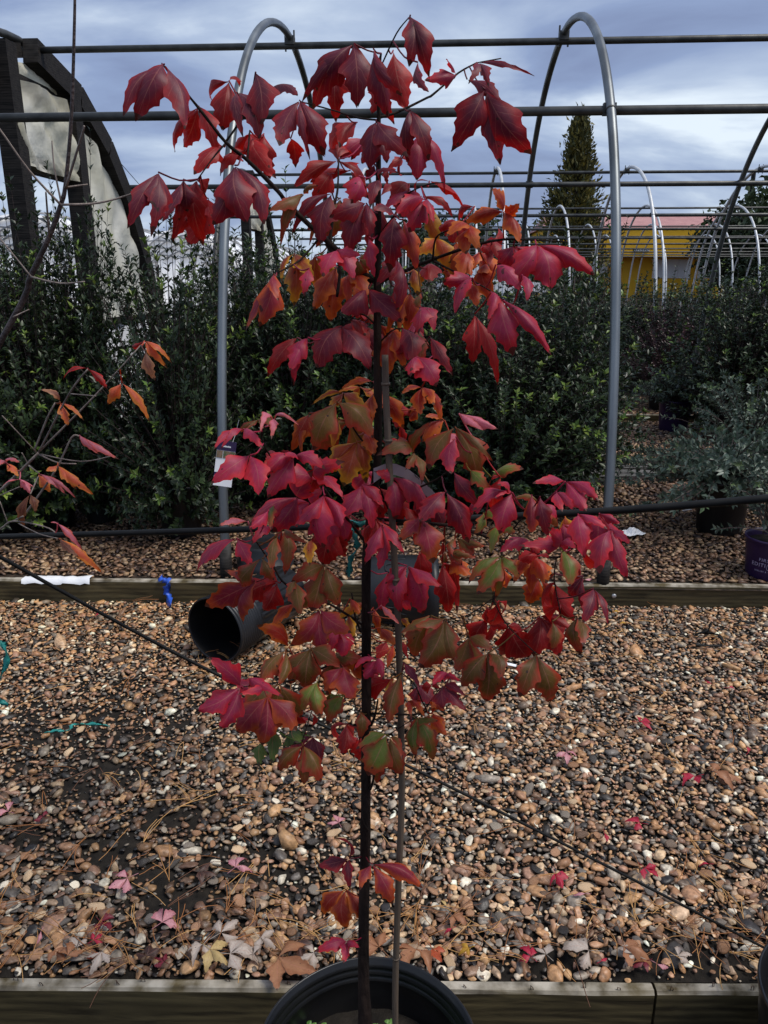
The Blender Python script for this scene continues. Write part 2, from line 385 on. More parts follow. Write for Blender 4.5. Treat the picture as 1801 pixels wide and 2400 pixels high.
def scatter(x0, x1, y0, y1, sp_, jit, seed):
    r = np.random.default_rng(seed); X, Y = np.meshgrid(np.arange(x0,x1,sp_), np.arange(y0,y1,sp_*.86))
    X[::2] += sp_/2; p = np.stack([X.ravel(), Y.ravel()], 1); return p+r.uniform(-jit, jit, p.shape)*sp_
YN0 = 1.262; YF0 = 3.2                              # gravel strip between the two timber edges
def near_edge(x): return 1.2273+(x+.8944)*.0500+.006
def far_edge(x): return 3.1685+(x+1.97)*.036-.012
strip = mesh('gravel_strip', [(-3.2,NL(-3.2)+.02,MID-.006),(4,NL(4)+.02,MID-.006),(4,FL(4)-.01,MID-.006),(-3.2,FL(-3.2)-.01,MID-.006)], [(0,1,2,3)], M['soil'])
tag(strip, kind='structure')
g = scatter(-2.9, 2.6, 1.16, 3.45, .0145, .48, 1)
g = g[(g[:,1] > near_edge(g[:,0])) & (g[:,1] < far_edge(g[:,0]))]
g = g[np.abs(g[:,0]+.15) < .75*g[:,1]+.35]
# bare muddy patches, mostly on the left
BARE = ((-.58,1.46,.14),(-.82,1.60,.15),(-.96,1.95,.17),(-1.05,1.65,.1),(-1.02,1.86,.12),(-.66,1.53,.1),(-.70,1.75,.12),(.60,1.36,.13),(.30,1.34,.10),(.48,1.34,.1),(-.35,2.2,.10),(-.62,2.3,.12))
bare = np.clip((vnoise(g[:,0], g[:,1], 3.1, 3)-.45)*3.0, 0, 1)*np.clip((-.05-g[:,0])*2.5, 0, 1)*np.clip((2.6-g[:,1])*2,0,1)
for bx_, by_, br in BARE:
    bare = np.maximum(bare, .97*np.exp(-((g[:,0]-bx_)**2+((g[:,1]-by_)*1.6)**2)/br**2*1.4))
g = g[rng.uniform(0,1,len(g)) > bare*.92]
near = g[g[:,1] < 1.62]; far = g[g[:,1] >= 1.62]
gravel_mesh('loose_gravel', near, rng.lognormal(math.log(.0165), .44, len(near)), MID, 2, 11, strip)
gravel_mesh('loose_gravel', far, rng.lognormal(math.log(.0172), .42, len(far)), MID, 1, 12, strip)
fine = scatter(-1.6, 1.6, 1.2, 2.4, .017, .5, 4); fine = fine[(fine[:,1] > near_edge(fine[:,0]))]
fine = fine[np.abs(fine[:,0]+.1) < .7*fine[:,1]+.15]
fb = np.zeros(len(fine))
for bx_, by_, br in BARE: fb = np.maximum(fb, np.exp(-((fine[:,0]-bx_)**2+((fine[:,1]-by_)*1.6)**2)/br**2*1.2))
fine = fine[(rng.uniform(0,1,len(fine)) > fb*.97) & (rng.uniform(0,1,len(fine)) > .35)]
gravel_mesh('fine_gravel', fine, rng.lognormal(math.log(.010), .3, len(fine)), MID-.004, 1, 13, strip)
# the 300 largest-looking pebbles, one by one
S, sf = stone_shapes(14, 2, 21)
pm = []
for i in range(14):
    for c_ in range(3):
        me_o = mesh('stone', S[i], sf, M['stone'], strip, True, {'col': ('FLOAT_COLOR', np.tile(np.minimum(.85, PAL[rng.choice(16, p=PW)]*rng.uniform(.85,1.3)), (len(S[i]),1)))})
        pm.append(me_o.data); bpy.data.objects.remove(me_o)
cnt = 0; placed = []
while cnt < 300:
    x = rng.uniform(-1.25, 1.15); y = 1.24+rng.uniform(0,1)**1.5*1.1
    if y < near_edge(x)+.02 or abs(x+.1) > .62*y+.1: continue
    if any(rng.uniform() < .9*math.exp(-((x-a)**2+((y-b)*1.6)**2)/c_**2) for a, b, c_ in BARE): continue
    if any((x-a)**2+(y-b)**2 < .035**2 for a, b in placed): continue
    placed.append((x, y)); s = rng.uniform(.024, .035)*.5
    o = bpy.data.objects.new('stone', pm[int(rng.integers(0, len(pm)))]); link(o, strip)
    o.location = (x, y, MID+s*.42+.004); o.scale = (s*rng.uniform(.9,1.45), s*rng.uniform(.7,1), s*rng.uniform(.34,.58))
    o.rotation_euler = (rng.normal(0,.2), rng.normal(0,.2), rng.uniform(0,6.28)); cnt += 1
# bed behind the far timber: browner gravel and bark
bed = mesh('planting_bed', [(-3.2,FL(-3.2)+.03,BED-.006),(9,FL(4.2)+.03,BED-.006),(9,40,BED-.006),(-3.2,40,BED-.006)], [(0,1,2,3)], M['ground'])
tag(bed, kind='structure')
b1_ = scatter(-2.6, 2.6, 3.27, 4.6, .026, .45, 5); b1_ = b1_[b1_[:,1] > far_edge(b1_[:,0])+.085]
b1_ = b1_[np.abs(b1_[:,0]+.2) < .58*b1_[:,1]+.1]
FW = np.ones(8)/8
gravel_mesh('loose_gravel', b1_, rng.lognormal(math.log(.03), .25, len(b1_)), BED, 1, 14, bed, FARPAL, FW)
b2_ = scatter(-1.0, 4.6, 4.6, 9.0, .034, .45, 6); b2_ = b2_[(b2_[:,0] > .35*b2_[:,1]-2.2) & (b2_[:,0] < .52*b2_[:,1]+.2)]
gravel_mesh('loose_gravel', b2_, rng.lognormal(math.log(.038), .25, len(b2_)), BED, 1, 15, bed, FARPAL, FW)

# pine needles: too many to count
def needles(name, n, seed):
    r = np.random.default_rng(seed); V, F, Cc = [], [], []
    for i in range(n):
        x = r.uniform(-1.7, 1.6); y = 1.25+r.uniform(0,1)**1.35*1.95
        if r.uniform() < .30: y = near_edge(x)+r.uniform(.01,.2)
        if y < near_edge(x)+.01 or y > far_edge(x)-.02 or abs(x+.1) > .66*y+.2: continue
        a = r.uniform(0, 6.28); c = lin(['b5834c','c99a5e','8c5a32','a36a3a','6b4630'][r.integers(0,5)])
        for q in range(int(r.choice([1,2,3], p=[.45,.3,.25]))):
            L = r.uniform(.05,.13); aa = a+r.normal(0,.16); cu = r.normal(0,.5); p = np.array([x, y]); z = MID+.017+r.uniform(0,.012); b = len(V)
            for k in range(6):
                d = np.array([math.cos(aa+cu*k/5), math.sin(aa+cu*k/5)]); w = np.array([-d[1], d[0]])*.0009
                zz_ = z+.004*math.sin(k)+(.012*k/5 if q else 0)
                V += [(*(p-w), zz_), (*(p+w), zz_), (*p, zz_+.0011)]; Cc += [c]*3; p = p+d*L/5
            for k in range(5):
                o = b+3*k
                for s_, t_ in ((0,1),(1,2),(2,0)): F.append((o+s_, o+t_, o+3+t_, o+3+s_))
    o = mesh(name, np.array(V), np.array(F), M['needle'], None, False, {'col': ('FLOAT_COLOR', np.array(Cc))})
    return tag(o, 'scattered tan pine needles lying on the gravel', 'pine needles', kind='stuff')
needles('pine_needles', 760, 31)

# ------------------------------------------------------------------ timber edging boards
def board(name, a, b, th, h, top, label, m=None, cut=14):
    """a, b: front top corners (x, y); thickness th away from the camera"""
    a, b = Vector((*a, 0)), Vector((*b, 0)); L = (b-a).length; ang = math.atan2(b.y-a.y, b.x-a.x)
    o = None; v, f = [], []; n = max(2, int(L/.12)); rr = random.Random(name+label)
    for i in range(n+1):
        x = L*i/n; w = lambda s: rr.uniform(-s, s)
        v += [(x, w(.001), -h), (x, w(.001), -.006+w(.0015)), (x, .006+w(.0015), w(.0015)), (x, th-.006+w(.0015), w(.0015)), (x, th+w(.001), -.006), (x, th, -h)]
    for i in range(n):
        for j in range(6): f.append((6*i+j, 6*i+(j+1)%6, 6*i+6+(j+1)%6, 6*i+6+j))
    f.append((0,1,2,3,4,5)); f.append(tuple(6*n+j for j in (5,4,3,2,1,0)))
    f = [tuple(reversed(q)) for q in f]
    o = mesh(name, v, f, m or M['wood']); o.location = (a.x, a.y, top); o.rotation_euler = (0,0,ang)
    return tag(o, label, 'timber', 'timber edging boards')
tl = lambda x: 1.1975+(x+.878)*.0512
nb1 = board('timber_board', (-2.6, tl(-2.6)), (.489, tl(.489)), .030, .15, MID+.004, 'weathered pine board edging the walkway behind the large black pot')
nb2 = board('timber_board', (.495, tl(.495)), (2.6, tl(2.6)), .030, .15, MID+.004, 'weathered pine board butted to the right of the walkway board joint')
fe = lambda x: 3.172+(x+1.97)*.036
board('timber_board', (-3.2, fe(-3.2)), (.30, fe(.30)), .038, .135, BED+.008, 'long pine board edging the bed behind the fallen ribbed pot')
fb2 = board('timber_board', (.304, fe(.304)), (4.2, fe(4.2)), .038, .135, BED+.008, 'pine board with a bolt edging the bed below the purple pot')
board('timber_board', (-1.5, 7.45), (6.5, 7.45), .04, .1, BED+.07, 'distant pine board edging the far side of the bed')
p = PY(1440, 1397, fe(.82)-.003)
bl = MB().lathe([(0,.006),(.008,.006),(.011,.002),(.011,0)], 14, Matrix.Translation((p.x-fb2.location.x, -.001, p.z-fb2.location.z)) @ Matrix.Rotation(R(90),4,'X'))
bl.build('bolt', M['zinc'], fb2, True)
for o, xs in ((nb1, [.06,.21,.3,.44,.62,.8,.93,1.1,1.24,1.33,1.5,1.62,1.75,1.81,1.97,2.02,2.2,2.33,2.41,2.49,2.56,2.7,2.84,2.95,3.02]), (nb2, [.03,.12,.2,.3,.36,.5,.7])):
    for x in xs:                                     # bent staples left in the top edge
        s = random.uniform(-.3,.3); w = random.uniform(.004,.009)
        y0 = random.uniform(.006,.022)
        pts = [(x-w*.5, y0, -.004), (x-w*.5+s*.006, y0, .006+random.uniform(0,.006)), (x+w*.5+s*.01, y0+random.uniform(-.004,.004), .007+random.uniform(-.004,.006)), (x+w*.5, y0, -.004)]
        MB().tube(pts, .0009, 5).build('staple', M['staple'], o)

# ------------------------------------------------------------------ hoop house frames
PROF = [(-2.2,-.05),(-2.15,.5),(-2.02,1.08),(-1.83,1.62),(-1.55,2.08),(-1.15,2.45),(-.62,2.70),(0,2.80),(.62,2.70),(1.15,2.45),(1.55,2.08),(1.83,1.62),(2.02,1.08),(2.15,.5),(2.2,-.05)]
def hoop_house(yc, xs, x0, x1, label, detail=True, rp_=.0215, back=True):
    t = thing('hoop_house_frame', label, 'greenhouse frame', (0, yc, 0), 0, 'hoop house frames')
    n = 12 if detail else 7
    curve = spline([(0, a, b) for a, b in PROF], 6 if detail else 3)
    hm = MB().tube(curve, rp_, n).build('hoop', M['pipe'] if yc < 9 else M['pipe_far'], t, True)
    for i, x in enumerate(xs):
        if i == 0: h = hm
        else: h = hm.copy(); link(h, t)
        h.location = (x, 0, 0)
        if detail:
            for s in (-1, 1):
                col_ = MB(); q = Vector((0, s*1.56, 2.065)); d = Vector((0, -s*.28, .46)).normalized()
                col_.tube([q-d*.004, q+d*.004], rp_*1.16, 14)
                c_ = col_.build('coupling', M['pipe_dark'], h, True)
                post = MB().tube([(0, s*2.2, -.08), (0, s*2.19, .17)], rp_*1.32, 12); post.build('ground_post', M['wood_old'], h, True)
            for s in (-1, 1): MB().box((0, s*1.525, 2.072), (.058, .03, .052)).tube([(-.03,s*1.525,2.072),(.034,s*1.525,2.072)], .007, 6).build('clamp', M['pipe_dark'], h)
            br = MB().box((0, .05, 2.78), (.06, .06, .05)).tube([(-.028,.05,2.72),(-.028,.05,2.84)], .006, 6).tube([(.028,.05,2.72),(.028,.05,2.84)], .006, 6)
            br.build('clamp', M['pipe_dark'], h)
    r2 = .0205 if detail else rp_*.9
    for (y, z) in ((-1.51, 2.07), (.05, 2.752), (1.51, 2.07)):
        if not back and y > 1: continue
        MB().tube([(x0, y, z), (x1, y, z)], r2, n).build('purlin', M['pipe_dark'], t, True)
    return t
H1X = [-.935, .80, 2.535, 4.27]
hoop_house(5.5, H1X, -2.71, 6.2, 'tall steel hoop house frame standing right behind the red maple')
H2X = [.89+1.85*i for i in range(-1, 6)]
hoop_house(12.0, H2X, -2.75, 11, 'second steel hoop frame, beyond the dark evergreen shrubs', rp_=.022)
hoop_house(18.2, [.89+1.85*i for i in range(-1, 8)], -2.75, 15, 'third steel hoop frame in the row of open tunnels', False, .024)
hoop_house(24.7, [.89+1.85*i for i in range(-1, 9)], -2.75, 18, 'fourth steel hoop frame, next to last before the yellow building', False, .024)
hoop_house(31.0, [.89+1.85*i for i in range(-1, 10)], -2.75, 20, 'farthest steel hoop frame, nearest the yellow building', False, .026)

# ------------------------------------------------------------------ wooden end wall with torn polythene
def sheet(name, corners, parent, nu=26, nv=30, amp=.02, seed=1, m=None, tear=0):
    """wrinkled sheet over a quad a(bottom-left) b(bottom-right) c(top-right) d(top-left)"""
    r = random.Random(seed); a, b, c, d = [Vector(q) for q in corners]; nrm = (b-a).cross(d-a).normalized(); v, f = [], []
    ph = [(r.uniform(2,9), r.uniform(2,9), r.uniform(0,6.3), r.uniform(.3,1)) for _ in range(7)]
    for j in range(nv+1):
        for i in range(nu+1):
            u, w = i/nu, j/nv
            if tear: 
                if j == 0: w += tear*math.sin(i*1.3+seed)*.5+tear*r.uniform(-.3,.3)
            p = (a*(1-u)+b*u)*(1-w)+(d*(1-u)+c*u)*w
            h = sum(k_*math.sin(x*u*2.2+y*w*1.3+s_) for x, y, s_, k_ in ph)/3
            h2 = abs(math.sin(11*u+4*w+3*math.sin(5*w)))*.6
            v.append(p+nrm*amp*(h+h2)+(b-a)*r.uniform(-.002,.002))
    for j in range(nv):
        for i in range(nu): q = j*(nu+1)+i; f.append((q, q+1, q+nu+2, q+nu+1))
    return mesh(name, v, f, m or M['plastic'], parent, True)
def end_wall(yc, x, label):
    t = thing('greenhouse_end_wall', label, 'end wall', (x, yc, 0), 0, 'wooden end walls')
    curve = spline([(0, a, b) for a, b in PROF], 4)
    MB().tube([p for p in curve if p.y < .55], .025, 10).build('end_hoop', M['pipe_dark'], t, True)
    # timber rib boards following the hoop on its far side
    rib = [(0,2.74),(.62,2.60),(1.08,2.32),(1.46,1.93),(1.74,1.45),(1.93,.9),(2.06,.02)]
    for (a, b), (c, d) in zip(rib[:-1], rib[1:]):
        MB().beam((.075,a,b),(.075,c,d), .10, .15, (0,1,.2)).build('rib_board', M['wood_old'], t)
    for (a, b), (c, d) in zip(rib[:-1], rib[1:]):
        MB().beam((-.03,-a,b),(-.03,-c,d), .10, .085, (0,1,.2)).build('rib_board', M['wood_old'], t)
    for y, zt in ((-.36, 2.70), (.52, 2.62)):
        MB().beam((.07,y,-.05),(.07,y,zt), .12, .125, (0,1,0)).build('door_post', M['wood_old'], t)
    MB().beam((.01,-1.1,2.52),(.01,.46,2.52), .06, .12).build('head_beam', M['wood_old'], t)
    MB().beam((.02,-.30,2.05),(.02,.46,2.05), .06, .11).build('lintel', M['wood_old'], t)
    MB().beam((.02,.58,.98),(.02,1.86,.98), .05, .06).build('cross_rail', M['wood_old'], t)
    sheet('polythene_sheet', [(.075,-.40,2.02),(.075,.50,2.0),(.075,.50,2.53),(.075,-.40,2.53)], t, 26, 18, .045, 3)
    sheet('polythene_sheet', [(.02,-.95,2.44),(.02,.4,2.56),(.02,.2,2.70),(.02,-.8,2.54)], t, 20, 6, .02, 5)
    sheet('polythene_sheet', [(.05,.60,1.0),(.05,1.72,1.0),(.05,1.40,1.98),(.05,.60,2.45)], t, 30, 38, .04, 8)
    sheet('polythene_sheet', [(.02,.62,.06),(.02,1.80,.06),(.02,1.76,.95),(.02,.62,.95)], t, 18, 16, .015, 9, M['white'])
    return t
end_wall(5.5, -2.70, 'dark timber greenhouse end wall with yellowed torn polythene and doorway')
end_wall(12.0, -2.75, 'farther timber greenhouse end wall with pale hanging plastic strips')
for a, b, l in (((0,85),(560,520),''),((60,120),(330,640),'')): pass
gw = MB().tube([PY(15,80,5.6)+Vector((0,.02,0)), PY(360,470,9.0), PY(560,640,11.5)], .0035, 5).build('guy_wire', M['pipe_dark'])
tag(gw, 'thin slack guy wire running down from the timber end wall', 'wire')

# ------------------------------------------------------------------ plants: shrubs with leafy shoots
def leaf_cloud(base, dirn, nrm, ln, wd, col, cup=.25):
    """folded five-point leaves, vectorised"""
    t = dirn/np.linalg.norm(dirn, axis=1, keepdims=True); nn = nrm-t*np.sum(nrm*t,1,keepdims=True); nn /= np.maximum(np.linalg.norm(nn,axis=1,keepdims=True),1e-6)
    s = np.cross(t, nn); L = ln[:,None]; W = wd[:,None]
    P0 = base; P1 = base+t*L*.45+s*W*.5+nn*W*cup; P2 = base+t*L*.45-s*W*.5+nn*W*cup; P3 = base+t*L*.5; P4 = base+t*L-nn*L*.08
    V = np.stack([P0,P1,P2,P3,P4],1).reshape(-1,3); n = len(base); o = (np.arange(n)*5)[:,None,None]
    F = (np.array([[0,1,3],[0,3,2],[1,4,3],[3,4,2]])[None]+o).reshape(-1,3)
    return V, F, np.repeat(col, 5, 0)
def grow_shrub(seed, W, H, shoots, per, leaf, greens, tips, ptip=.3, droop=0., low=.12, upright=.5, jag=.25):
    r = np.random.default_rng(seed); B, D, N, L, Wd, Co = [], [], [], [], [], []; st = MB()
    for i in range(shoots):
        a = r.uniform(0, 6.283); rr = r.uniform(0,1)**.42; h = low+(1-low)*r.uniform(0,1)**.9
        prof = (math.sin(min(1, .25+h*.95)*math.pi*.8)+.25)          # fuller in the middle
        R_ = W/2*rr*max(.25, prof); zt = H*h*(1+r.normal(0,jag*.06)) 
        if h > .85: zt *= 1+max(0, r.normal(-.03, jag*.16)); R_ *= .85
        p0 = np.array([r.normal(0,.02), r.normal(0,.02), max(.02, zt*.12)])
        p3 = np.array([R_*math.cos(a), R_*math.sin(a), zt-droop*R_*.8])
        p1 = p0+np.array([p3[0]*.25, p3[1]*.25, (zt-p0[2])*.45]); p2 = p3-np.array([p3[0]*.25*(1-upright), p3[1]*.25*(1-upright), (zt*.22)*(upright if droop == 0 else -.1)])
        tt = np.linspace(0,1,9)[:,None]; path = (1-tt)**3*p0+3*(1-tt)**2*tt*p1+3*(1-tt)*tt**2*p2+tt**3*p3
        st.tube([tuple(q) for q in path[::2]], [.0045,.0038,.003,.0022,.0012], 3, False)
        u = np.sort(1-r.uniform(0,1,per)**1.25*.72); u = np.repeat(u, 2); m = len(u)
        T = u[:,None]; pos = (1-T)**3*p0+3*(1-T)**2*T*p1+3*(1-T)*T**2*p2+T**3*p3
        tan = 3*(1-T)**2*(p1-p0)+6*(1-T)*T*(p2-p1)+3*T**2*(p3-p2); tan /= np.linalg.norm(tan,axis=1,keepdims=True)
        ang = np.repeat(np.arange(m//2)*1.57+r.uniform(0,6), 2)+np.tile([0,math.pi], m//2)+r.normal(0,.3,m)
        ox = np.cross(tan, np.array([0.13,.2,.97])); ox /= np.maximum(np.linalg.norm(ox,axis=1,keepdims=True),1e-6); oy = np.cross(tan, ox)
        out = ox*np.cos(ang)[:,None]+oy*np.sin(ang)[:,None]
        d = out*r.uniform(.6,1.05,(m,1))+tan*r.uniform(.45,.9,(m,1))
        nr = tan*1.0-out*.4+np.array([0,0,.5])+r.normal(0,.25,(m,3))
        c = greens[r.integers(0, len(greens), m)]*r.uniform(.65,1.3,(m,1))
        if r.uniform() < ptip:
            k = u > np.quantile(u, .72); c[k] = tips[r.integers(0,len(tips),k.sum())]*r.uniform(.7,1.2,(k.sum(),1))
        B.append(pos); D.append(d); N.append(nr); Co.append(c); l = leaf*r.uniform(.7,1.25,m)*(1.15-.35*u); L.append(l); Wd.append(l*r.uniform(.40,.5,m))
    V, F, c = leaf_cloud(*[np.concatenate(q) for q in (B,D,N,L,Wd,Co)])
    return (V, F, c), st
GREEN = np.array([(.024,.042,.017),(.034,.058,.02),(.02,.034,.018),(.046,.07,.03),(.03,.046,.029)])*1.0
TIP = np.array([(.13,.21,.035),(.19,.25,.05),(.09,.16,.03)])
GREY = np.array([(.085,.12,.085),(.11,.145,.11),(.06,.095,.065),(.15,.185,.145)])
GTIP = np.array([(.13,.19,.08),(.16,.21,.11)])
PURP = np.array([(.045,.015,.022),(.06,.022,.028),(.035,.014,.018),(.07,.03,.03)])
def pot_mesh(r, h, m=None, n=32, soil=.04):
    prof = [(0,.004),(r*.80,.004),(r*.82,.012),(r*.93,h*.78),(r*.95,h*.80),(r*.955,h*.93),(r*1.0,h*.945),(r*1.0,h),(r*.965,h),(r*.94,h*.93),(r*.90,h*.6),(r*.86,h*.5)]
    return MB().lathe(prof, n)
def shrub_proto(name, seed, W, H, shoots, per, leaf, greens=GREEN, tips=TIP, potr=.16, poth=.28, potm=None, lift=.18, **kw):
    t = thing(name, '', 'shrub')
    p_ = pot_mesh(potr, poth, None, 28).build('pot', potm or M['pot'], t, True)
    MB().disc(potr*.9, poth*.84, 28).build('soil', M['soil'], p_)
    (V, F, c), st = grow_shrub(seed, W, H-lift, shoots, per, leaf, greens, tips, **kw)
    V = V+np.array([0,0,lift]); 
    mesh('foliage', V, F, M['shrub'], t, False, {'col': ('FLOAT_COLOR', c)})
    s = st.build('stems', M['twig_dark'], t); s.location.z = lift
    return t
PH = (1.6, 1.5, 1.7, 1.45)
protos = [shrub_proto('evergreen_shrub', 101+i, W, PH[i], sh, 15, .050, ptip=.26, jag=.75, low=.0, lift=.10) for i, (W, sh) in enumerate(((1.06,360),(1.06,350),(1.1,370),(1.08,350)))]
used = [False]*len(protos)
def put_shrub(k, x, y, rz, w, top, label, group='potted evergreen shrubs in the bed'):
    if not used[k]: o = protos[k]; used[k] = True
    else: o = copy_tree(protos[k])
    o.location = (x, y, BED); o.rotation_euler = (0,0,rz); h = PY(900, top, y).z/PH[k]; o.scale = (w, w, h)
    return tag(o, label, 'shrub', group)
SH = [  # pixel x of the stem, distance Y, kind, (width, height) scale, label
 (-60,3.85,0,(0.95,575),'dark evergreen shrub in front of the timber doorway post'),
 (85,4.0,2,(0.85,560),'tall dark evergreen shrub in front of the doorway of the end wall'),
 (205,4.1,1,(0.62,505),'evergreen shrub with upright shoots in front of the yellowed polythene'),
 (400,3.9,3,(0.78,575),'evergreen shrub in the black pot beside the blue tape'),
 (575,4.6,2,(0.8,570),'evergreen shrub just right of the steel leg with the hanging tag'),
 (690,4.4,0,(0.85,560),'evergreen shrub behind the left limb of the red maple'),
 (800,4.7,1,(1.0,590),'evergreen shrub directly behind the maple stem'),
 (930,4.5,3,(1.0,600),'evergreen shrub behind the bamboo stake'),
 (1065,4.5,1,(0.95,720),'evergreen shrub behind the right limb of the red maple'),
 (1190,4.35,2,(0.9,690),'evergreen shrub with tall shoots left of the bright steel leg'),
 (1310,4.6,0,(0.92,610),'evergreen shrub growing round the bright steel leg'),
 (1372,5.15,1,(.55,640),'evergreen shrub with yellow green tips right of the bright steel leg'),
 (1290,5.7,3,(0.85,640),'evergreen shrub in the second row behind the bright steel leg'),
 (1150,5.6,0,(0.95,710),'evergreen shrub in the second row behind the maple'),
 (430,5.4,3,(0.8,690),'evergreen shrub in the second row beside the polythene'),
 (520,5.6,0,(0.95,660),'evergreen shrub in the second row left of the tagged steel leg'),
 (110,5.2,1,(0.9,640),'evergreen shrub in the second row near the doorway'),
 (-20,5.0,3,(1.0,610),'evergreen shrub in the second row outside the doorway'),
 (660,5.8,1,(1.0,640),'evergreen shrub in the second row behind the left limb'),
 (1640,8.4,2,(1.0,662),'broad evergreen shrub beyond the purple leaved shrub'),
 (1720,6.7,0,(1.05,632),'broad evergreen shrub behind the grey green arching shrub'),
 (1840,6.9,3,(1.05,618),'broad evergreen shrub under the dark right hand hoop leg'),
 (1540,9.6,1,(1.1,668),'distant evergreen shrub beside the second hoop frame'),
 (1660,10.2,0,(1.1,662),'distant evergreen shrub below the yellow building wall'),
 (1790,9.8,2,(1.1,655),'distant evergreen shrub below the dark trees'),
 (1450,10.5,3,(1.1,672),'distant evergreen shrub below the building window'),
 (1330,9.2,2,(1.1,660),'distant evergreen shrub behind the bright steel leg'),
 (1060,7.6,3,(1.2,650),'distant evergreen shrub showing between the maple leaves'),
 (700,8.2,2,(1.2,640),'distant evergreen shrub left of the maple stem'),
 (500,9.0,1,(1.0,690),'distant evergreen shrub before the white tunnel wall'),
]
for i, (px, Y, k, s, lab) in enumerate(SH):
    q = PY(px, 900, Y); put_shrub(k, q.x, Y, i*1.37, s[0], s[1], lab)
# grey green arching shrub in a black pot with a white label
q = PZ(1622, 1250, 0)
t = shrub_proto('arching_shrub', 140, 1.6, .62, 170, 15, .042, GREY, GTIP, .145, .30, None, .24, droop=.34, low=.45, upright=.05, ptip=.25)
t.location = (q.x+.16, 4.12, 0); tag(t, 'grey green arching shrub in a black pot with a small white label', 'shrub')
lb = PY(1610, 1203, 4.12-.142)
d = MB().box((0,0,0), (.046,.002,.019)); o = d.build('pot_label', M['white'], t); o.location = (lb.x-t.location.x, -.139, .165); o.rotation_euler = (R(6),R(-12),R(-8))
for k_, (x, w) in enumerate(((-.013,.014),(.004,.008))):
    pr = MB().box((x,-.0015,-.0005),(w,.001,.006)).build('print', M['dark'], o)
# sprawling plants next to it
for px, Y, z, lab, se in ((1760,4.75,.7,'grey green arching shrub behind the purple pot plant',141),(1578,7.05,.5,'low grey green shrub in a purple pot before the distant board',142)):
    t = shrub_proto('arching_shrub', se, 1.0 if se == 141 else .75, z+.1, 95, 14, .036, GREY, GTIP, .15, .28, M['purple'] if se == 142 else None, .2, droop=.15, low=.4, upright=.05, ptip=.3)
    q = PY(px, 1000, Y); t.location = (q.x, Y, 0); tag(t, lab, 'shrub')
# purple pot with printing, at the edge of the bed
q = PZ(1806, 1372, 0)
pp = shrub_proto('sparse_shrub', 150, .62, .60, 26, 11, .034, GREY*.8, GTIP, .128, .195, M['purple'], .16, droop=.5, low=.5, upright=.0, ptip=.3)
pp.location = (q.x+.045, 3.46, 0); tag(pp, 'sparse arching shrub in a printed purple pot on the timber edge', 'shrub')
def wrapped_text(s, size, zc, r, parent, phi0=-math.pi/2, bold=0, slope=0):
    cu = bpy.data.curves.new('t', 'FONT'); cu.body = s; cu.size = size; cu.align_x = 'CENTER'; cu.extrude = 0; cu.resolution_u = 3
    cu.space_character = 1.15
    ob = bpy.data.objects.new('t', cu); C.objects.link(ob); bpy.context.view_layer.update()
    me = bpy.data.meshes.new_from_object(ob.evaluated_get(bpy.context.evaluated_depsgraph_get()))
    bpy.data.objects.remove(ob); me.name = 'lettering'
    for vv in me.vertices:
        x, y = vv.co.x, vv.co.y; rr = r(zc+y)+.0012; a = phi0+x/rr
        vv.co = (rr*math.cos(a), rr*math.sin(a), zc+y+slope*x)
    up_ = list(range(len(me.vertices)))                # one object per letter
    def root(i):
        while up_[i] != i: i = up_[i]
        return i
    for ed in me.edges: up_[root(ed.vertices[0])] = root(ed.vertices[1])
    sets = {}
    for pl in me.polygons: sets.setdefault(root(pl.vertices[0]), []).append(tuple(pl.vertices))
    for fs in sets.values():
        ids = sorted({i for q in fs for i in q}); mp_ = {i: k_ for k_, i in enumerate(ids)}
        mesh('letter', [tuple(me.vertices[i].co) for i in ids], [tuple(mp_[i] for i in q) for q in fs], M['print'], parent)
    bpy.data.meshes.remove(me)
prd = lambda z: .128*(.82+.11*(z/.195)/.78)
ppot = [c for c in pp.children if c.name.startswith('pot')][0]
phi = -math.pi/2-.62
wrapped_text('FIRST', .0225, .098, prd, ppot, phi)
wrapped_text('EDITI   NS', .025, .072, prd, ppot, phi)
wrapped_text('SHRUBS & TREES', .011, .046, prd, ppot, phi)
lv = MB()                                            # leaf emblem standing for the O
def onpot(x, z): rr = prd(z)+.0014; a = phi+x/rr; return Vector((rr*math.cos(a), rr*math.sin(a), z))
el = [onpot(.0175+.0095*math.cos(a)+.004*math.sin(a), .079+.018*math.sin(a)) for a in np.linspace(0,6.283,25)]
lv.tube(el, .0009, 4, False); lv.tube([onpot(.018,.066), onpot(.0205,.092)], .0008, 4); lv.build('emblem', M['print'], ppot)
# purple leaved mound, dry twiggy shrub
q = PY(1570, 800, 8.2)
t = shrub_proto('purple_leaved_shrub', 160, .95, 1.05, 150, 15, .035, PURP, PURP, .17, .25, None, .12, ptip=0, low=.2)
t.location = (q.x, 8.2, 0); tag(t, 'low rounded shrub with purple brown leaves beyond the bed', 'shrub')
q = PY(1055, 750, 5.1)
t = shrub_proto('withered_shrub', 161, .7, 1.5, 90, 9, .026, np.array([(.05,.032,.022),(.035,.025,.02)]), PURP, .15, .25, None, .15, ptip=0)
t.location = (q.x, 5.05, 0); tag(t, 'withered brown shrub with thin twigs among the evergreens', 'shrub')

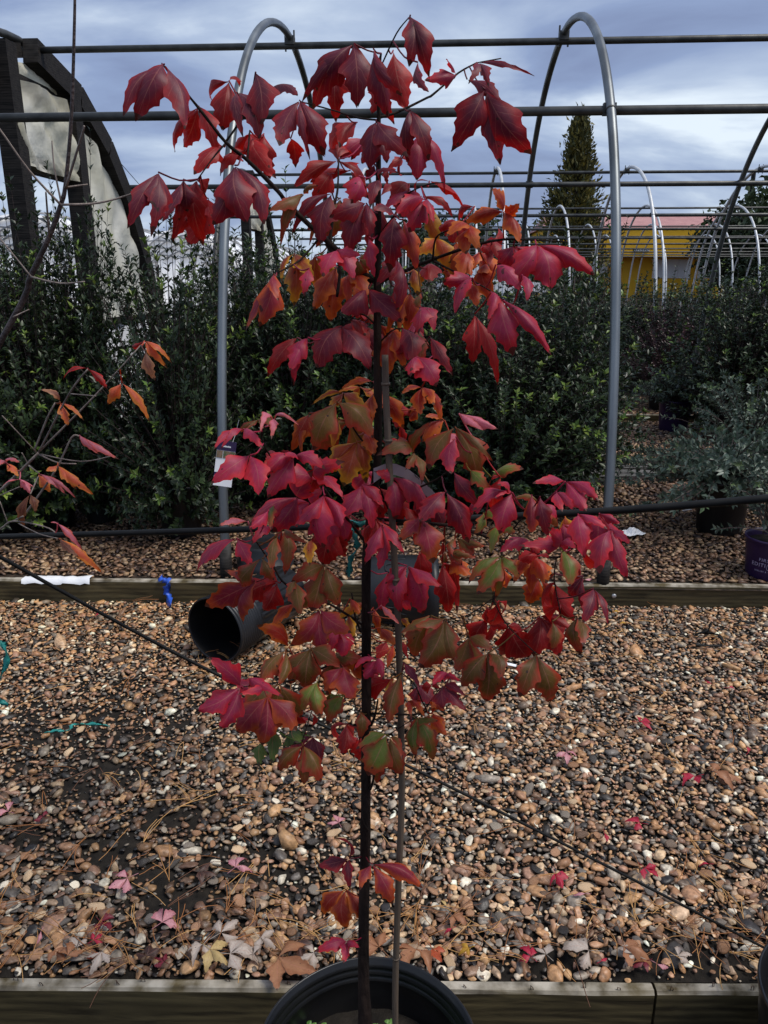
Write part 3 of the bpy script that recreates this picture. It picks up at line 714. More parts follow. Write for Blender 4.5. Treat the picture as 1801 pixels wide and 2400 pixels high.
# ------------------------------------------------------------------ background: building, truck, trees, tunnels
def crown_tree(name, label, x, y, trunk_h, cr, cz, n, greens, seed, leaf=.35, group='trees on the skyline', squash=.8):
    r = np.random.default_rng(seed); t = thing(name, label, 'tree', (x, y, 0), 0, group)
    m = MB().tube(spline([(0,0,-.1),(r.normal(0,.1),0,trunk_h*.5),(r.normal(0,.2),r.normal(0,.2),trunk_h),(0,0,cz)],4), [.22-.012*i for i in range(13)], 8)
    for i in range(9):
        a = r.uniform(0,6.28); e_ = np.array([math.cos(a)*cr*.7, math.sin(a)*cr*.7, cz+r.uniform(-.3,.6)*cr])
        m.tube([(0,0,trunk_h*.8+i*.05), (e_[0]*.4,e_[1]*.4,(trunk_h+e_[2])/2), tuple(e_)], [.09,.06,.02], 6)
    m.build('trunk', M['twig_dark'], t, True)
    cl = r.normal(size=(34,3)); cl /= np.linalg.norm(cl,axis=1,keepdims=True); cl *= r.uniform(.35,1,(34,1))*np.array([cr,cr,cr*squash]); cl[:,2] += cz
    k = r.integers(0,34,n); b = cl[k]+r.normal(0,cr*.17,(n,3)); tone = r.uniform(.6,1.3,34)[k][:,None]
    d = r.normal(size=(n,3)); nn = r.normal(size=(n,3))+np.array([0,0,.8]); l = leaf*r.uniform(.6,1.3,n)
    V, F, c = leaf_cloud(b, d, nn, l, l*.6, greens[r.integers(0,len(greens),n)]*tone)
    mesh('crown', V, F, M['treeleaf'], t, False, {'col': ('FLOAT_COLOR', c)}); return t
def cone_tree(name, label, x, y, H, Rb, n, greens, seed):
    r = np.random.default_rng(seed); t = thing(name, label, 'tree', (x, y, 0))
    MB().tube([(0,0,-.1),(0,0,H*.5),(0,0,H*.97)], [.25,.15,.03], 8).build('trunk', M['twig_dark'], t, True)
    K = 300; h = r.uniform(.08,1,K)**.9; a = r.uniform(0,6.28,K); rad = Rb*np.minimum(1,(1-h)*1.55+.03)*r.uniform(.55,1.08,K)
    tips = np.stack([rad*np.cos(a), rad*np.sin(a), h*H], 1); tone = r.uniform(.6,1.35,K)
    k = r.integers(0,K,n); u = r.uniform(0,1,n)[:,None]; root = tips[k]*np.array([.35,.35,1])-np.array([0,0,.9])
    b = root*(1-u)+tips[k]*u+r.normal(0,.16,(n,3)); d = (tips[k]-root)+r.normal(0,.5,(n,3)); l = .30*r.uniform(.6,1.3,n)
    V, F, c = leaf_cloud(b, d, r.normal(size=(n,3)), l, l*.4, greens[r.integers(0,len(greens),n)]*tone[k][:,None])
    mesh('crown', V, F, M['treeleaf'], t, False, {'col': ('FLOAT_COLOR', c)}); return t
DG = np.array([(.03,.05,.022),(.04,.06,.025),(.028,.042,.022),(.05,.07,.03)])
YG = np.array([(.10,.10,.035),(.14,.12,.03),(.075,.085,.04),(.17,.14,.03)])
q = PY(1340, 600, 46); cone_tree('conifer', 'tall narrow yellow green conifer beyond the hoop frames', q.x, 46, PY(1352,262,46).z, 2.05, 15000, YG, 5)
for i, (px, Y, h, cr, lab) in enumerate(((1715,47,3.7,2.6,'dark broadleaf tree right of the yellow building'),(1805,44,4.2,2.8,'large dark tree behind the utility pole'),(1612,58,3.6,2.0,'small dark tree just above the pink roof end'),
        (1230,60,3.6,2.8,'dark tree left of the conifer'),(1110,60,4.0,3.2,'low dark tree behind the white pickup'),(980,64,4.2,3.4,'low tree hidden behind the maple stem'),(430,80,4.6,2.4,'small far olive tree above the white tunnels'),(250,82,3.6,3.0,'far low tree behind the timber end wall'))):
    q = PY(px, 600, Y); crown_tree('broadleaf_tree', lab, q.x, Y, h*.35, cr, h-cr*.35, 5200, DG if i != 6 else YG*.9, 50+i, .38)
# yellow building
YB = 52.0
bx = lambda px: PY(px, 620, YB).x
bz = lambda py: PY(1480, py, YB).z
b = thing('yellow_building', 'bright yellow single storey building with pink roof and white windows', 'building', (0, YB, 0))
x0, x1 = bx(1270), bx(1725); ze, zr, zf = bz(536), bz(513), bz(604)
MB().box(((x0+x1)/2, 3.2, (zf)/2), (x1-x0-.6, 6, zf)).build('wall', M['yellow'], b)
MB().box(((x0+x1)/2, 2.6, (ze+zf)/2), (x1-x0, 7.4, ze-zf-.01)).build('fascia', M['yellow'], b)
rf = MB().add([(x0-.2,-1.15,ze+.004),(x1+.2,-1.15,ze+.004),(x1+.2,6.4,ze+.004),(x0-.2,6.4,ze+.004),(x0+.3,2.2,zr+.35),(x1-.3,2.2,zr+.35)], [(0,1,5,4),(2,3,4,5),(3,0,4),(1,2,5),(3,2,1,0)]).build('roof', M['roof'], b)
for a, c, u, w in ((1300,1345,611,652),(1399,1426,608,652),(1533,1622,608,652),(1640,1690,610,652)):
    wn = MB().box(((bx(a)+bx(c))/2, .17, (bz(u)+bz(w))/2), (bx(c)-bx(a), .08, bz(u)-bz(w))).build('window', M['white'], b)
    n_ = 3 if c-a > 60 else 1; W = (bx(c)-bx(a)-.12*(n_+1))/n_
    for i in range(n_): MB().box((bx(a)+.12*(i+1)+W*(i+.5), .12, (bz(u)+bz(w))/2), (W, .05, bz(u)-bz(w)-.2)).build('pane', M['glass'], wn)
dr = MB().box(((bx(1462)+bx(1500))/2, .17, bz(612)/2), (bx(1500)-bx(1462), .06, bz(612))).build('door', M['yellow'], b)
sg = MB().box(((bx(1472)+bx(1507))/2, -1.13, bz(588)), (bx(1507)-bx(1472), .05, .135)).build('sign_board', M['sign'], b)
for i in range(9): MB().box((bx(1475)+i*.105, -1.16, bz(588)+.01*(i%2)), (.06, .01, .06)).build('print', M['glass'], sg)
# pickup truck, utility pole
q = PY(1205, 690, 40); t = thing('pickup_truck', 'white pickup truck parked beyond the hoop frames', 'truck', (q.x-1.2, 40, 0), R(8))
bm_ = MB().add([(x,y,z) for y in (-.9,.9) for x, z in ((-2.6,.55),(2.6,.55),(2.6,1.0),(1.3,1.12),(-2.6,1.12))], [(0,1,2,3,4),(9,8,7,6,5),(0,5,6,1),(1,6,7,2),(2,7,8,3),(3,8,9,4),(4,9,5,0)]); bm_.build('body', M['truck'], t)
cab = MB().add([(x,y*s_,z) for y in (-.85,.85) for x, z, s_ in ((-.9,1.12,1),(1.35,1.12,1),(.75,1.82,.88),(-.7,1.82,.88))], [(0,1,2,3),(7,6,5,4),(0,4,5,1),(1,5,6,2),(2,6,7,3),(3,7,4,0)]); cab = cab.build('cab', M['truck'], t)
for s in (-1, 1): MB().add([(-.7,s*.86,1.2),(1.1,s*.86,1.2),(.68,s*.79,1.72),(-.6,s*.79,1.72)], [(0,1,2,3)]).build('side_window', M['dark'], cab)
for x in (-1.7, 1.7):
    for s in (-1, 1):
        w = MB().lathe([(0,-.11),(.3,-.11),(.36,-.08),(.36,.08),(.3,.11),(0,.11)], 20, Matrix.Translation((x,s*.84,.36)) @ Matrix.Rotation(R(90),4,'X')).build('wheel', M['tyre'], t, True)
q = PY(1742, 600, 46); t = thing('utility_pole', 'tall wooden utility pole carrying thin wires by the dark trees', 'pole', (q.x, 46, 0))
zt = PY(1742, 405, 46).z
MB().tube([(0,0,-.2),(0,0,zt)], [.17,.12], 8).build('shaft', M['wood_old'], t); MB().box((0,-.1,zt-.6),(2.2,.1,.12)).build('crossarm', M['wood_old'], t)
for i in (-1,1): MB().tube(spline([(i*1,-.1,zt-.5),(12,1,zt-1.2),(26,2,zt-.4)],4), .025, 4).build('wire', M['cable'], t)
# white plastic tunnels with lattice netting at the left
def tunnel(px, Y, W, L, H, label, seed):
    q = PY(px, 600, Y); t = thing('white_tunnel', label, 'greenhouse', (q.x, Y, 0), 0, 'white plastic tunnels')
    v, f = [], []; n, k = 22, 10; arc = lambda u: (W/2*math.cos(u), H*math.sin(u)**.8)
    for j in range(k+1):
        for i in range(n+1): x, z = arc(math.pi*i/n); v.append((x, L*j/k, z))
    for j in range(k):
        for i in range(n): q_ = j*(n+1)+i; f.append((q_, q_+n+1, q_+n+2, q_+1))
    f.append(tuple(range(n+1)))
    mesh('cover', v, f, M['white'], t, True)
    net = MB()
    for s in (-1, 1):
        for o_ in range(-8, 22, 2):
            pts = []
            for i in range(0, 19):
                u = math.pi*i/18; y = o_*L/14+s*(i-9)*L/22
                if 0 <= y <= L: x, z = arc(u); pts.append((x*1.012, y, z*1.012+.02))
            if len(pts) > 2: net.tube(pts, .02, 4)
    for i in range(1, 18):
        u = math.pi*i/18; x, z = arc(u)
    for o_ in (-.02,):
        for s in (-1, 1):
            for k_ in range(-6, 14, 2):
                a, b_ = max(.02, .16*k_), min(3.1, .16*k_+1.2)
                if b_ > a+.2: 
                    pts = [(arc(a+(b_-a)*i/8)[0]*(.999-.25*i/8 if s>0 else .75+.25*i/8), -.03, arc(a+(b_-a)*i/8)[1]*(.999-.25*i/8 if s>0 else .75+.25*i/8)) for i in range(9)]
                    net.tube(pts, .018, 4)
    net.build('lattice', M['net'], t); return t
tunnel(60, 15.5, 4.4, 12, 2.50, 'white plastic tunnel with lattice seen through the doorway', 1)
tunnel(420, 17.5, 3.6, 12, 2.30, 'white plastic tunnel with lattice right of the timber end wall', 2)
tunnel(-160, 19.0, 4.4, 12, 2.9, 'white plastic tunnel farther left behind the dark post', 3)

# ------------------------------------------------------------------ empty pots lying about
def ribbed_pot(name, label, mouth, axis, r, L):
    t = thing(name, label, 'pot', mouth); ax = Vector(axis).normalized()
    mtx = ax.to_track_quat('Z', 'X').to_matrix().to_4x4()
    prof = [(r*.97,.004),(r*1.0,0),(r*1.03,.004),(r*1.03,.016)]; z = .018
    for i in range(9): prof += [(r*(1.0-.004*i), z), (r*(1.0-.004*i), z+.004), (r*(1.018-.004*i), z+.006), (r*(1.018-.004*i), z+.010)]; z += .0135
    inner = [(r*.97,.004),(r*.95,.02),(r*.90,L*.6),(r*.86,L-.004),(0,L-.004)]
    MB().lathe(prof, 56, mtx).build('rim', M['pot_grey'], t, True)
    n = 96; v, f = [], []                       # body with lengthwise ribs
    zz_ = [z, z+.006, z+.02, L*.7, L-.006, L]
    for k_, q in enumerate(zz_):
        for j in range(n):
            rib = .018 if (j % 4 in (0,1)) and 1 < k_ < 5 else 0
            rr = r*(.985-.10*q/L+rib); a = 2*math.pi*j/n; v.append(mtx @ Vector((rr*math.cos(a), rr*math.sin(a), q)))
    for i in range(len(zz_)-1):
        for j in range(n): f.append((i*n+j, i*n+(j+1)%n, (i+1)*n+(j+1)%n, (i+1)*n+j))
    f.append(tuple((len(zz_)-1)*n+j for j in range(n)))
    mesh('ribbed_wall', v, f, M['pot'], t)
    MB().lathe(inner, 56, mtx).build('lining', M['pot'], t, True); return t
rp1 = .128
ribbed_pot('fallen_pot', 'ribbed black nursery pot lying on its side, open mouth showing', (PY(502,1482,2.62).x, 2.62, MID+rp1+.014), (.42,.90,-.02), rp1, .46)
q = PY(622, 1300, 3.46)
up = thing('upturned_pot', 'black nursery pot standing upside down behind the timber edge', 'pot', (q.x, 3.46, BED))
hh = max(.12, q.z)
MB().lathe([(.137,0),(.137,.03),(.128,.034),(.122,hh-.012),(.117,hh-.003),(.108,hh-.001),(.1,hh-.008),(.03,hh-.009),(0,hh-.009)], 40, wob=lambda a, z: .012*math.sin(9*a) if z > hh-.004 else 0).build('wall', M['pot_grey'], up, True)
q = PZ(925, 1462, MID)
lp = thing('large_fallen_pot', 'large smooth black pot with embossed slots lying on its side', 'pot', (-.27, 3.02, MID+.158))
ax = Vector((1,.10,-.02)).normalized(); mtx = ax.to_track_quat('Z','X').to_matrix().to_4x4()
MB().lathe([(0,.02),(.11,.02),(.118,.0),(.128,.0),(.136,.012),(.140,.05),(.141,.056),(.146,.2),(.148,.27),(.156,.275),(.157,.31),(.150,.31),(.14,.1),(0,.06)], 48, mtx).build('wall', M['pot_grey'], lp, True)
for k_, a in enumerate([.524*i for i in range(12)]):      # embossed rounded slots round the side
    pts = []
    for i in range(21):
        u = 2*math.pi*i/20; z = .135+.055*max(-.8,min(.8,math.cos(u)*1.15)); aa = a+.16*math.sin(u); rr = .1455
        pts.append(mtx @ Vector((rr*math.cos(aa), rr*math.sin(aa), z)))
    MB().tube(pts, .0022, 5, False).build('embossed_slot', M['pot_grey'], lp, True)

# ------------------------------------------------------------------ potted red maple
TY = .955; PC = Vector((-.084, .955, 0)); PR, RIM, SOIL = .182, .115, .012
def big_pot(parent, h):
    r = PR; k = h
    prof = [(0,.004),(r*.80,.004),(r*.83,.014),(r*.94,k*.74),(r*.955,k*.76),(r*.955,k*.80),(r*.965,k*.86),(r*.985,k*.90),(r*1.0,k*.955),(r*1.012,k*.975),(r*1.012,k*.992),(r*1.0,k),(r*.985,k*.994),(r*.975,k*.965),(r*.945,k*.955),(r*.955,k*.948),(r*.955,k*.928),(r*.925,k*.918),(r*.935,k*.911),(r*.935,k*.892),(r*.905,k*.884),(r*.915,k*.877),(r*.905,k*.80),(r*.86,k*.5)]
    po = MB().lathe(prof, 72, wob=lambda a, z: (.010*math.sin(2*a+.6)+.006*math.sin(5*a))*(z/k)**3).build('pot', M['pot'], parent, True)
    po.location.z = 0
    n = 40; v = [(0,0,SOIL-WALK)]; f = []
    for j in range(1, 7):
        for i in range(n):
            a = 2*math.pi*i/n; rr = r*.905*j/6; v.append((rr*math.cos(a), rr*math.sin(a), SOIL-WALK+random.uniform(-.004,.004)))
    for i in range(n): f.append((0, 1+i, 1+(i+1)%n))
    for j in range(5):
        for i in range(n): a, b_ = 1+j*n+i, 1+j*n+(i+1)%n; f.append((a, a+n, b_+n, b_))
    mesh('soil', v, f, M['soil'], po, True); return po
tree = thing('maple_tree', 'young maple with crimson autumn leaves in the large black pot', 'tree', (PC.x, PC.y, WALK))
big_pot(tree, RIM-WALK)
TO = Vector(tree.location)
def px_path(pts, y0, y1):
    n = len(pts); L = [0]
    for a, b_ in zip(pts[:-1], pts[1:]): L.append(L[-1]+math.hypot(b_[0]-a[0], b_[1]-a[1]))
    return [PY(p[0], p[1], y0+(y1-y0)*l/L[-1]) for p, l in zip(pts, L)]
SAMP = []                                          # (px, py, 3D point) along trunk and branches
def project(p):
    d = Vector(p)-Vector((0,0,CAMZ)); x = cy*d.x+sy*d.y; y = -sy*d.x+cy*d.y
    zc = y*cp-d.z*sp; return (900.5+FPX*x/zc, 1200-FPX*(y*sp+d.z*cp)/zc)
def woody(parent, origin, name, pts, y0, y1, d, m, n=8, samp=SAMP, knob=0):
    P3 = spline(px_path(pts, y0, y1), 4); k = len(P3)
    if isinstance(d, tuple): D_ = lerp_list(d, k)
    else: D_ = list(np.interp(np.linspace(0,1,k), np.linspace(0,1,len(d)), d))
    rad = [max(.0007, .5*dd*mpp(p.y, p.z)) for dd, p in zip(D_, P3)]
    if knob: rad = [r_*(1+random.uniform(-knob, knob)) for r_ in rad]
    for p in P3: samp.append((*project(p), p))
    return MB().tube([p-origin for p in P3], rad, n).build(name, m, parent, True)
TP = [(858,2420),(853,2310),(853,2150),(857,1950),(859,1700),(859,1480),(859,1330),(866,1240),(880,1130),(886,1060),(886,900),(885,700),(887,500),(888,300),(890,160),(894,125)]
woody(tree, TO, 'trunk', TP, TY, TY, [40,27,25,24,23,23,22,22,21,20,20,19,14,11,8,4], M['bark'], 14, knob=.05)
BR = [ # pixel path, end offset in depth, diameters in px
 ([(874,660),(761,560),(679,482),(651,447),(581,376),(529,333),(467,254),(402,176),(380,149)], -.12, (15,4)),
 ([(529,333),(556,295),(581,246)], -.06, (6,4), -.07), ([(529,336),(499,371),(464,420)], -.10, (5,3), -.07), ([(581,371),(586,306)], -.04, (5,4), -.06),
 ([(751,555),(703,610),(649,640)], -.07, (6,3), -.02), ([(764,571),(796,621),(790,696)], -.03, [8,9,7], -.02),
 ([(891,661),(1015,608),(1152,565),(1255,563),(1330,567)], -.09, [10,8,6,3,2]), ([(1015,608),(1022,558),(1050,540)], -.05, (6,3), -.03), ([(1018,613),(1108,658),(1166,692),(1230,740)], -.11, (5,2), -.03),
 ([(886,276),(932,263),(1000,230),(1016,221),(1075,171),(1119,147)], .04, (7,4)), ([(1119,147),(1175,137)], .05, (2,1.5), .04),
 ([(882,281),(840,276),(776,257),(705,238)], .09, (5,3)), ([(896,150),(930,78),(958,42)], -.02, (4,2.5)),
 ([(775,568),(776,545),(785,480),(792,441),(794,373)], .06, (8,4), -.01), ([(896,358),(922,339),(960,322)], .05, (4,3)),
 ([(888,560),(905,530),(926,503),(948,460),(1001,433),(1040,428)], -.05, (6,2)), ([(880,760),(845,735),(806,763),(760,790)], -.05, (5,3)),
 ([(893,800),(930,770),(985,790),(1020,830)], -.04, (4,3)), ([(875,1060),(839,1019),(794,943)], -.03, (5,3)),
 ([(872,1290),(768,1156),(743,1123),(647,1080),(614,1027),(622,1000)], -.15, (7,3)), ([(884,1180),(1007,1132),(1052,1104),(1075,1085),(1140,1040)], -.05, (6,3)),
 ([(866,1215),(1043,1230),(1080,1239),(1180,1269),(1250,1295),(1305,1307),(1339,1287),(1387,1254),(1425,1240)], -.14, (9,4)),
 ([(1182,1268),(1218,1222),(1240,1200)], -.09, (4,3), -.06), ([(1178,1272),(1172,1345),(1156,1412)], -.08, (6,5), -.06), ([(1156,1405),(1190,1466),(1257,1532)], -.09, (3,2), -.08),
 ([(1156,1402),(1100,1440),(1050,1452)], -.09, (3,2), -.08), ([(1305,1307),(1300,1360),(1315,1440)], -.11, (4,2), -.1),
 ([(858,1470),(780,1420),(675,1373),(642,1328),(622,1300),(596,1262)], -.10, (6,3)), ([(855,1530),(770,1560),(700,1590),(632,1602),(570,1610)], -.13, (6,3)),
 ([(752,1568),(745,1620),(708,1740)], -.08, (3,2), -.05), ([(862,1672),(990,1673),(988,1640),(969,1600),(942,1577)], -.09, (5,2)), ([(988,1673),(910,1723)], -.08, (3,2), -.05), ([(990,1670),(1032,1613)], -.05, (3,2), -.05),
]
for br in BR:
    y0 = TY+(br[3] if len(br) > 3 else 0); woody(tree, TO, 'branch', br[0], y0, TY+br[1], br[2], M['bark'], 7, knob=.12)
for p_, d_ in (((862,1945),(-14,-30)),((870,1700),(16,-60)),((868,1850),(10,-40)),((845,1480),(-20,-90))):     # pruned stubs on the stem
    woody(tree, TO, 'branch', [p_, (p_[0]+d_[0]*.6, p_[1]+d_[1]*.4), (p_[0]+d_[0], p_[1]+d_[1])], TY-.006, TY-.02, (7,4), M['bark'], 6, samp=[])

# leaf colours: (middle, margin)
LC = {'C':('651f33','8c131d'), 'K':('98294a','b4202e'), 'R':('8e1418','aa1a16'), 'O':('9c2c1c','c4641c'), 'Y':('9c401c','c4901e'),
      'G':('66742e','9c3c22'), 'B':('6c5224','9a3420'), 'M':('8e283a','b04c1e'), 'N':('6a4030','94684a'), 'E':('40561f','4a5c24'), 'P':('c26e80','b85448'), 'L':('bc5838','cc7e30')}
ROWS = [(0,.03),(.07,.13),(.15,.31),(.24,.50),(.33,.69),(.41,.86),(.47,.96),(.535,.985),(.585,.78),(.645,.66),(.715,.70),(.765,.54),(.82,.40),(.88,.36),(.94,.19),(1.0,.03)]
SMOOTH = [w for _, w in ROWS[:8]]+[.89,.79,.67,.56,.44,.33,.19,.03]
COLS = [-1,-.62,-.28,0,.28,.62,1]
def leaflet(B, T, w, hint, r, arch=.1, fold=.22, dents=1.0):
    m = T-B; L = m.length; t = m/L; n = hint-t*hint.dot(t); n = n.normalized() if n.length > 1e-5 else t.orthogonal().normalized(); s = t.cross(n)
    V, U = [], []; ph = r.uniform(0,6.3); bend = r.uniform(-.10,.10); cur = r.uniform(0,.34); tw = r.uniform(-.55,.55); am = r.uniform(.02,.08)
    q_ = r.uniform(.9,1.75)
    if r.random() < .28: cur = r.uniform(.3,.7)
    if r.random() < .25: fold = r.uniform(.6,1.0)
    asym = [r.uniform(.82,1.15), r.uniform(.85,1.12)]; jt = [[r.uniform(-.025,.025) for _ in ROWS] for _ in (0,1)]
    for k_, (u, wd) in enumerate(ROWS):
        wd = max(.02, SMOOTH[k_]+(wd-SMOOTH[k_])*q_)
        c = B+m*u+n*(arch*L*4*u*(1-u)-cur*L*u**3)+s*(bend*L*math.sin(math.pi*u))
        for q in COLS:
            sd_ = 0 if q < 0 else 1; a_ = abs(q); ww = wd
            if a_ == 1 and 0 < k_ < 15: ww = max(.02, wd*asym[sd_]+jt[sd_][k_]*dents)
            else: ww = wd*(asym[sd_]*.97 if k_ not in (7,10,13) else .9)
            half = w/2*ww
            fw = .028*L*a_**2 if k_ in (7,10,13) else .02*L*a_**2
            ang = tw*u
            lat = s*(math.cos(ang)*half*q)+n*(math.sin(ang)*half*q)
            up = -fold*half*a_**1.6+am*w*math.sin(8*u+ph+(1.7 if q > 0 else 0))*a_**2
            V.append(c+lat+n*up+t*fw); U.append((u, q, 0))
    nc = len(COLS); F = []
    for i in range(len(ROWS)-1):
        for j in range(nc-1): a = i*nc+j; F.append((a, a+1, a+nc+1, a+nc))
    return V, F, U
LEAFN = [0]
def make_leaf(parent, origin, J, tips, cc, matl, r, name='leaf', samp=None, up=.55, jw=1.0, petm=.0009, dents=1.0):
    """one compound leaf: leaflets from the joint J to the given tips (3D point, width m) plus its stalk"""
    V, F, U = [], [], []; ca, cb_ = LC[cc]
    for T, w in tips:
        hint = (Vector((0,0,CAMZ))-J).normalized()*1.0+Vector((0,0,up))+Vector((r.gauss(0,.28), r.gauss(0,.28), r.gauss(0,.2)))
        v, f, u = leaflet(J+(T-J)*.03, T, w*jw, hint, r, r.uniform(.05,.2), r.uniform(.15,.55), dents)
        b = len(V); V += v; U += u; F += [tuple(i+b for i in q) for q in f]
    if samp:
        px_, py_ = project(J); best = min(samp, key=lambda s_: (s_[0]-px_)**2+(s_[1]-py_)**2+((s_[2].y-J.y)*900)**2)[2]
        g = (best-J).length
        midp = (J+best)/2+Vector((0,0,-.06*g)); mb = MB().tube(spline([best, midp, J], 3), petm, 5)
        b = len(V); V += mb.v; U += [(.0,.5,0)]*len(mb.v); F += [tuple(i+b for i in q) for q in mb.f]
    def shade(h, k_): return [c*k_ for c in lin(h)]
    ka, kb = r.uniform(.75,1.25), r.uniform(.8,1.2)
    A = np.tile(shade(ca, ka), (len(V),1)); Bc = np.tile(shade(cb_, kb), (len(V),1))
    return mesh(name, [p-origin for p in V], F, matl, parent, True, {'ca':('FLOAT_COLOR',A),'cb':('FLOAT_COLOR',Bc),'lc':('FLOAT_VECTOR',U)})
CR = {'1':(250,100,450/1660),'2':(650,0,350/1660),'3':(930,100,490/1660),'4':(640,330,360/1660),'5':(550,540,350/1660),'6':(850,500,570/1660),'7':(480,860,420/1660),'8':(850,860,400/1660),
      '9':(440,1100,420/1660),'10':(820,1100,360/1660),'11':(1100,1080,400/1660),'12':(1000,1350,460/1660),'13':(800,1380,380/1660),'14':(440,1400,420/1660),'15':(600,1900,600/1660),'16':(0,760,420/1548)}
